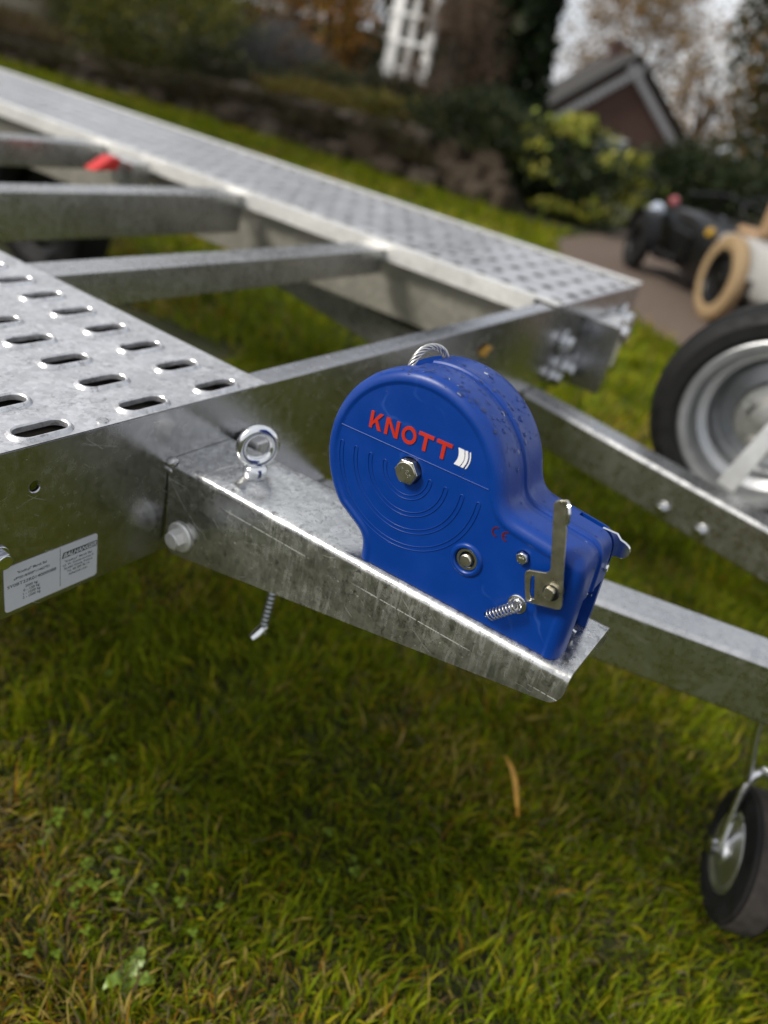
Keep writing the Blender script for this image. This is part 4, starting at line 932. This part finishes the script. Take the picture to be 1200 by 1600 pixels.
# ------------------------------------------------------------------ dry-stone garden wall, stone by stone
wl = empty('stone_wall', (7.1, 9.0, 0)); tag(wl, 'low rough stone wall holding up the flower bed behind the trailer', 'wall')
stone_me = []
for i in range(7):
    bm = bmesh.new(); bmesh.ops.create_cube(bm, size=1); bmesh.ops.bevel(bm, geom=bm.edges[:]+bm.verts[:], offset=.16, segments=1, affect='EDGES')
    for v in bm.verts: v.co += Vector([random.uniform(-.13, .13) for _ in range(3)])
    me = bpy.data.meshes.new('stone'); bm.to_mesh(me); bm.free(); me.materials.append(MAT['stone' if i < 6 else 'stone_pale']); stone_me.append(me)
for row in range(3):
    y = 3.35+row*.1
    while y < 14:
        L_ = random.uniform(.14, .46); hh = float(wall_h(y))/3; xx = float(wall_x(y))
        o = bpy.data.objects.new('stone', random.choice(stone_me)); COL.objects.link(o); o.parent = wl
        o.location = (xx-7.1+.03+.1*row+random.uniform(-.07, .07), y+L_/2-9.0, hh*(row+.5)+random.uniform(-.03, .03)); o.scale = (random.uniform(.2, .32), L_*random.uniform(.8, 1.05), hh*random.uniform(.85, 1.35)+.03); o.rotation_euler = (random.uniform(-.2, .2), random.uniform(-.25, .25), random.uniform(-.3, .3)); y += L_
tag(link('boulder', stone_me[6].copy(), None), 'pale boulder lying in the bed left of the variegated shrub', 'stone'); o = bpy.data.objects['boulder']; o.location = (8.15, 4.85, bz(8.15, 4.85)+.06); o.scale = (.3, .46, .26)

# ------------------------------------------------------------------ white garden trellis
tz = bz(11.6, 7.75); tl = empty('garden_trellis', (11.6, 7.75, tz), .0); tag(tl, 'white wooden ladder trellis standing in the flower bed', 'trellis')
for y, hw_ in ((.30, .10), (-.02, .05), (-.36, .075)):
    mb = MB(); mb.box((-.03, y-hw_, -.1), (.03, y+hw_, 2.6)); mb.build('post', 'white_paint', tl, bevel=.004)
for i in range(7):
    mb = MB(); mb.box((-.05, -.46, .3+.36*i), (-.031, .44, .35+.36*i)); mb.build('slat', 'white_paint', tl, bevel=.002)

# ------------------------------------------------------------------ brick house beyond the hedge
ho = empty('brick_house', (40, 14.15, -1.5), math.atan2(.545, .84)); tag(ho, 'red brick house with steep gable and white scalloped bargeboards', 'house')
HW, EZ, AZ, LN = 3.15, 2.55, 5.15, 9.0           # local x = ridge direction, y = to the left, z over its base
mb = MB(); mb.prism([(-HW+.25, -.3), (HW-.25, -.3), (HW-.25, EZ), (0, AZ-.16), (-HW+.25, EZ)], 0, .3, LN-.3); mb.build('wall', 'brick', ho, smooth=None)
for s_, lb in ((1, 'left'), (-1, 'right')):
    mb = MB(); e = Vector((0, s_*(HW+.25), EZ-.2)); a_ = Vector((0, 0, AZ+.05)); n_ = Vector((0, s_*(AZ-EZ), HW)).normalized()*.16
    mb.add([Vector((x, p.y, p.z)) for x in (0, LN) for p in (e, a_, a_+Vector((0,0,.2)), e+n_)], [(0,1,2,3), (7,6,5,4), (0,4,5,1), (1,5,6,2), (2,6,7,3), (3,7,4,0)])
    rf = mb.build('roof', 'roof_tile', ho, smooth=None)
    mb = MB(); k_ = 16; dv = (a_-e)
    for i in range(k_):
        off_ = Vector((0, -s_*(AZ-EZ), -HW)).normalized()*.32; p = e+dv*((i+.1)/k_)+off_; q = e+dv*((i+.95)/k_)+off_; dn2 = Vector((0, -s_*(AZ-EZ), -HW)).normalized()*.34; mid = (p+q)/2+dn2*1.1
        mb.add([Vector((x, c_.y, c_.z)) for x in (-.05, .03) for c_ in (p, q, q+dn2*.75, mid, p+dn2*.75)], [(0,1,2,3,4), (9,8,7,6,5), (0,5,6,1), (1,6,7,2), (2,7,8,3), (3,8,9,4), (4,9,5,0)])
    mb.build('bargeboard', 'bargeboard_paint', rf, smooth=None)
wn = MB(); wn.box((.22, -.75, .75), (.31, .75, 1.85)); wo = wn.build('window', 'white_paint', ho, smooth=None)
for y in (-.36, .36): mb = MB(); mb.box((.2, y-.3, .85), (.215, y+.3, 1.75)); mb.build('pane', 'window_glass', wo, smooth=None)
mb = MB(); mb.box((5.2, -.35, AZ-.3), (5.9, .35, AZ+.9)); mb.build('chimney', 'brick', ho, smooth=None)

# ------------------------------------------------------------------ little vintage car on the drive
ca = math.atan2(1.1, 1.5); car = empty('vintage_car', (5.9, .95, .006), ca); tag(car, 'small open vintage car with tan tyres and black chassis on the drive', 'car')
# local x forward (away from the camera), y left
def cw(x, y, R=.225, tm='tan_rubber'):
    e = empty('wheel', parent=car); e.location = (x, y, R); ty, rim, hub = wheel_parts(e, (0,0,0), (0, 1 if y > 0 else -1, 0), R, R*.62, .085, tm, 'black_paint', hubmat='black_paint', bolts=4, nseg=32)
cw(-.49, .33, .262); cw(-.49, -.38, .262); cw(.85, .42, .2, 'rubber'); cw(.85, -.42, .2, 'rubber')
mb = MB()
def hull(mb, secs):
    n_ = 16; vs = []
    for x, hw_, z0_, z1_ in secs: vs += [(x, hw_*math.copysign(abs(math.cos(2*PI*i/n_))**.35, math.cos(2*PI*i/n_)), (z0_+z1_)/2+(z1_-z0_)/2*math.copysign(abs(math.sin(2*PI*i/n_))**.35, math.sin(2*PI*i/n_))) for i in range(n_)]
    mb.add(vs, [(r*n_+i, r*n_+(i+1) % n_, (r+1)*n_+(i+1) % n_, (r+1)*n_+i) for r in range(len(secs)-1) for i in range(n_)]+[tuple(range(n_-1, -1, -1)), tuple(range((len(secs)-1)*n_, len(secs)*n_))])
hull(mb, [(-.1, .28, .12, .46), (.2, .28, .11, .5), (.5, .26, .12, .52), (.95, .22, .14, .5), (1.16, .2, .16, .46)]); mb.build('bonnet', 'black_paint', car)
mb = MB(); hull(mb, [(-1.0, .2, .24, .44), (-.85, .25, .2, .5), (-.45, .26, .17, .53), (-.11, .27, .16, .50)]); mb.build('tail_body', 'cream_paint', car)
mb = MB(); mb.box((-.6, -.2, .13), (1.2, -.14, .18)); mb.box((-.6, .14, .13), (1.2, .2, .18)); mb.tube([(.85, -.42, .22), (.85, .42, .22)], .02, 8); mb.tube([(-.49, -.36, .22), (-.49, .33, .22)], .02, 8); mb.build('chassis', 'black_paint', car)
for y in (.33, -.38):
    mb = MB(); R_ = .27; pts = [(R_*math.cos(a), R_*math.sin(a)) for a in [math.radians(20+14*i) for i in range(11)]]; inn = [(p[0]*.94, p[1]*.94) for p in pts[::-1]]
    mb.prism([(p[0]-.49, p[1]+.225) for p in pts+inn], 1, y-.075-.06, y+.03-.06); mb.build('mudguard', 'cream_paint', car)
mb = MB(); mb.box((-.42, -.2, .5), (-.14, .2, .56)); mb.box((-.5, -.2, .53), (-.42, .2, .8)); mb.build('seat', 'tan_leather', car, bevel=.03, seg=3)
mb = MB(); mb.tube([(.18, 0, .42), (.02, 0, .62)], .012, 8); mb.tube([Vector((.01, 0, .63))+Vector((.1*math.sin(t_)*.6, .13*math.cos(t_), .1*math.sin(t_)*.8)) for t_ in [2*PI*i/20 for i in range(20)]], .012, 8, closed=True); mb.build('steering_wheel', 'black_paint', car)
for y in (.42, -.42):
    mb = MB(); R_ = .25; pts = [(R_*math.cos(a), R_*math.sin(a)) for a in [math.radians(10+16*i) for i in range(11)]]; inn = [(p[0]*.93, p[1]*.93) for p in pts[::-1]]
    mb.prism([(p[0]+.85, p[1]+.2) for p in pts+inn], 1, y-.06, y+.06); mb.build('mudguard', 'black_paint', car)
for y in (.27, -.27): mb = MB(); mb.lathe([(0, -.07), (.04, -.06), (.065, -.01), (.068, .02)], 18, AX((1.08, y, .42), (1, 0, 0))); h_ = mb.build('headlamp', 'lamp_glass', car)
mb = MB(); mb.lathe([(.035, -.02), (.038, .0), (.028, .02), (0, .028)], 16, AX((.9, .24, .53), (-1, .3, 0))); mb.build('side_lamp', 'lamp_red', car)
mb = MB(); mb.lathe([(.03, -.02), (.032, .0), (.022, .02), (0, .026)], 16, AX((-.05, .31, .46), (-.6, 1, 0))); mb.build('indicator_lamp', 'lamp_yellow', car)
mb = MB(); mb.tube([(.55, -.3, .62), (.62, 0, .66), (.55, .3, .62)], .014, 8); mb.tube([(.62, 0, .66), (.8, 0, .45)], .016, 8); mb.build('handlebar', 'black_paint', car)
mb = MB(); mb.box((.25, .2, .2), (.62, .31, .40)); mb.tube([(.3, .33, .2), (.6, .34, .17), (1.0, .33, .2)], .03, 10); mb.build('engine', 'black_paint', car, bevel=.02)

# ------------------------------------------------------------------ things lying in the grass
lf = MB(); nn = 14; A_ = Vector((0.9302, 0.1815, .058)); B_ = Vector((0.8468, 0.1127, .054)); ax = (B_-A_); sd_ = Vector((-ax.y, ax.x, 0)).normalized()
vs = []
for i in range(nn+1):
    t = i/nn; p = A_+ax*t+sd_*(.0045*math.sin(t*PI))+Vector((0,0,.006*math.sin(t*5))); wd = .0044*math.sin(PI*min(.98, t*.93+.06))**.7
    vs += [p-sd_*wd+Vector((0,0,.002)), p, p+sd_*wd+Vector((0,0,.003))]
lf.add(vs, [(i*3+q, i*3+q+1, i*3+q+4, i*3+q+3) for i in range(nn) for q in range(2)])
plain('leaf_orange', (.5,.27,.035), .5, 0, .25, 90)
o = lf.build('fallen_leaf', 'leaf_orange', smooth=80); tag(o, 'long narrow orange leaf lying on the grass below the winch', 'leaf'); s_ = o.modifiers.new('thickness', 'SOLIDIFY'); s_.thickness = .0004
mb = MB(); cpt = Vector((1.1321, 0.4995, 0.5895)); vs = []
for q in range(9):
    t = q/8; wdt = .010*math.sin(PI*(t*.9+.05)); vs += [cpt+Vector((.034*t-.017-.3*wdt, -.001-.004*math.sin(PI*t), .006*t+wdt)), cpt+Vector((.034*t-.017, -.0045-.003*t, .006*t)), cpt+Vector((.034*t-.017+.3*wdt, -.001-.004*math.sin(PI*t), .006*t-wdt))]
mb.add(vs, [(j*3+q, j*3+q+1, j*3+q+4, j*3+q+3) for j in range(8) for q in range(2)])
o = mb.build('fallen_leaf', 'leaf_orange', smooth=80); tag(o, 'small orange leaf stuck wet to the front beam just behind the winch', 'leaf'); s_ = o.modifiers.new('thickness', 'SOLIDIFY'); s_.thickness = .0004
plain('weed_leaf', (.16,.24,.03), .45, 0, .3, 60)
wd_ = empty('broad_leaf_weed', (.345, .36, .0)); tag(wd_, 'bright green broad-leaved weed at the bottom left of the lawn', 'weed')
for i, (a, L_, lift) in enumerate(((.2, .034, .03), (1.5, .026, .018), (2.6, .03, .034), (3.9, .022, .014), (5.1, .028, .022))):
    mb = MB(); vs = []
    for q in range(9):
        t = q/8; r_ = L_*t; wdt = (.008+.0015*math.sin(q*2.1+i))*math.sin(PI*(t*.84+.12))**.8; z = .012+lift*t-.022*t*t+.0015*math.sin(q*1.9+i)
        d = Vector((math.cos(a+.25*t*(-1)**i), math.sin(a+.25*t*(-1)**i), 0)); s2 = Vector((-d.y, d.x, 0)); cup = .0035*math.sin(PI*t)
        vs += [d*r_-s2*wdt+Vector((0,0,z+cup)), d*r_+Vector((0,0,z)), d*r_+s2*wdt+Vector((0,0,z+cup*.6))]
    mb.add(vs, [(j*3+q, j*3+q+1, j*3+q+4, j*3+q+3) for j in range(8) for q in range(2)]); mb.build('leaf', 'weed_leaf', wd_, smooth=80)
# clover leaves scattered in the turf
P = []; C_ = []
for (cx, cy, n_, sp_) in ((.40, .58, 9, .03), (.37, .48, 8, .025), (.41, .455, 4, .02), (.45, .38, 3, .02), (.639, .251, 4, .015), (.5, .5, 8, .2), (.7, .1, 4, .2), (.30, .42, 5, .05), (.55, .7, 5, .2)):
    for _ in range(n_):
        p = np.array([random.gauss(cx, sp_), random.gauss(cy, sp_), random.uniform(.022, .034)]); r_ = random.uniform(.0026, .0044); tlt = random.uniform(-.5, .5), random.uniform(-.5, .5)
        for q in range(3):
            a = 2*PI*q/3+random.uniform(-.2, .2); P.append(p+np.array([math.cos(a)*r_, math.sin(a)*r_, r_*(tlt[0]*math.cos(a)+tlt[1]*math.sin(a))])); C_.append((r_, random.random()))
P = np.array(P); n_ = len(P); nv = 6; V = np.zeros((n_, nv, 3)); 
for q in range(nv):
    a = 2*PI*q/nv; rad = np.array([c_[0] for c_ in C_])*.95; V[:, q] = P+np.stack([rad*math.cos(a), rad*math.sin(a), .0012*math.cos(2*a)*np.ones(n_)], 1)
cc_ = np.array([(.17,.25,.03)])*(.6+.7*np.array([c_[1] for c_ in C_])[:, None])
me = np_mesh('clover', V.reshape(-1, 3), np.arange(n_*nv), np.arange(n_)*nv, np.full(n_, nv), np.repeat(cc_, nv, axis=0))
stuff(tag(link('clover', me, 'grass_blade'), 'small pale green clover leaves scattered through the lawn', 'clover'))
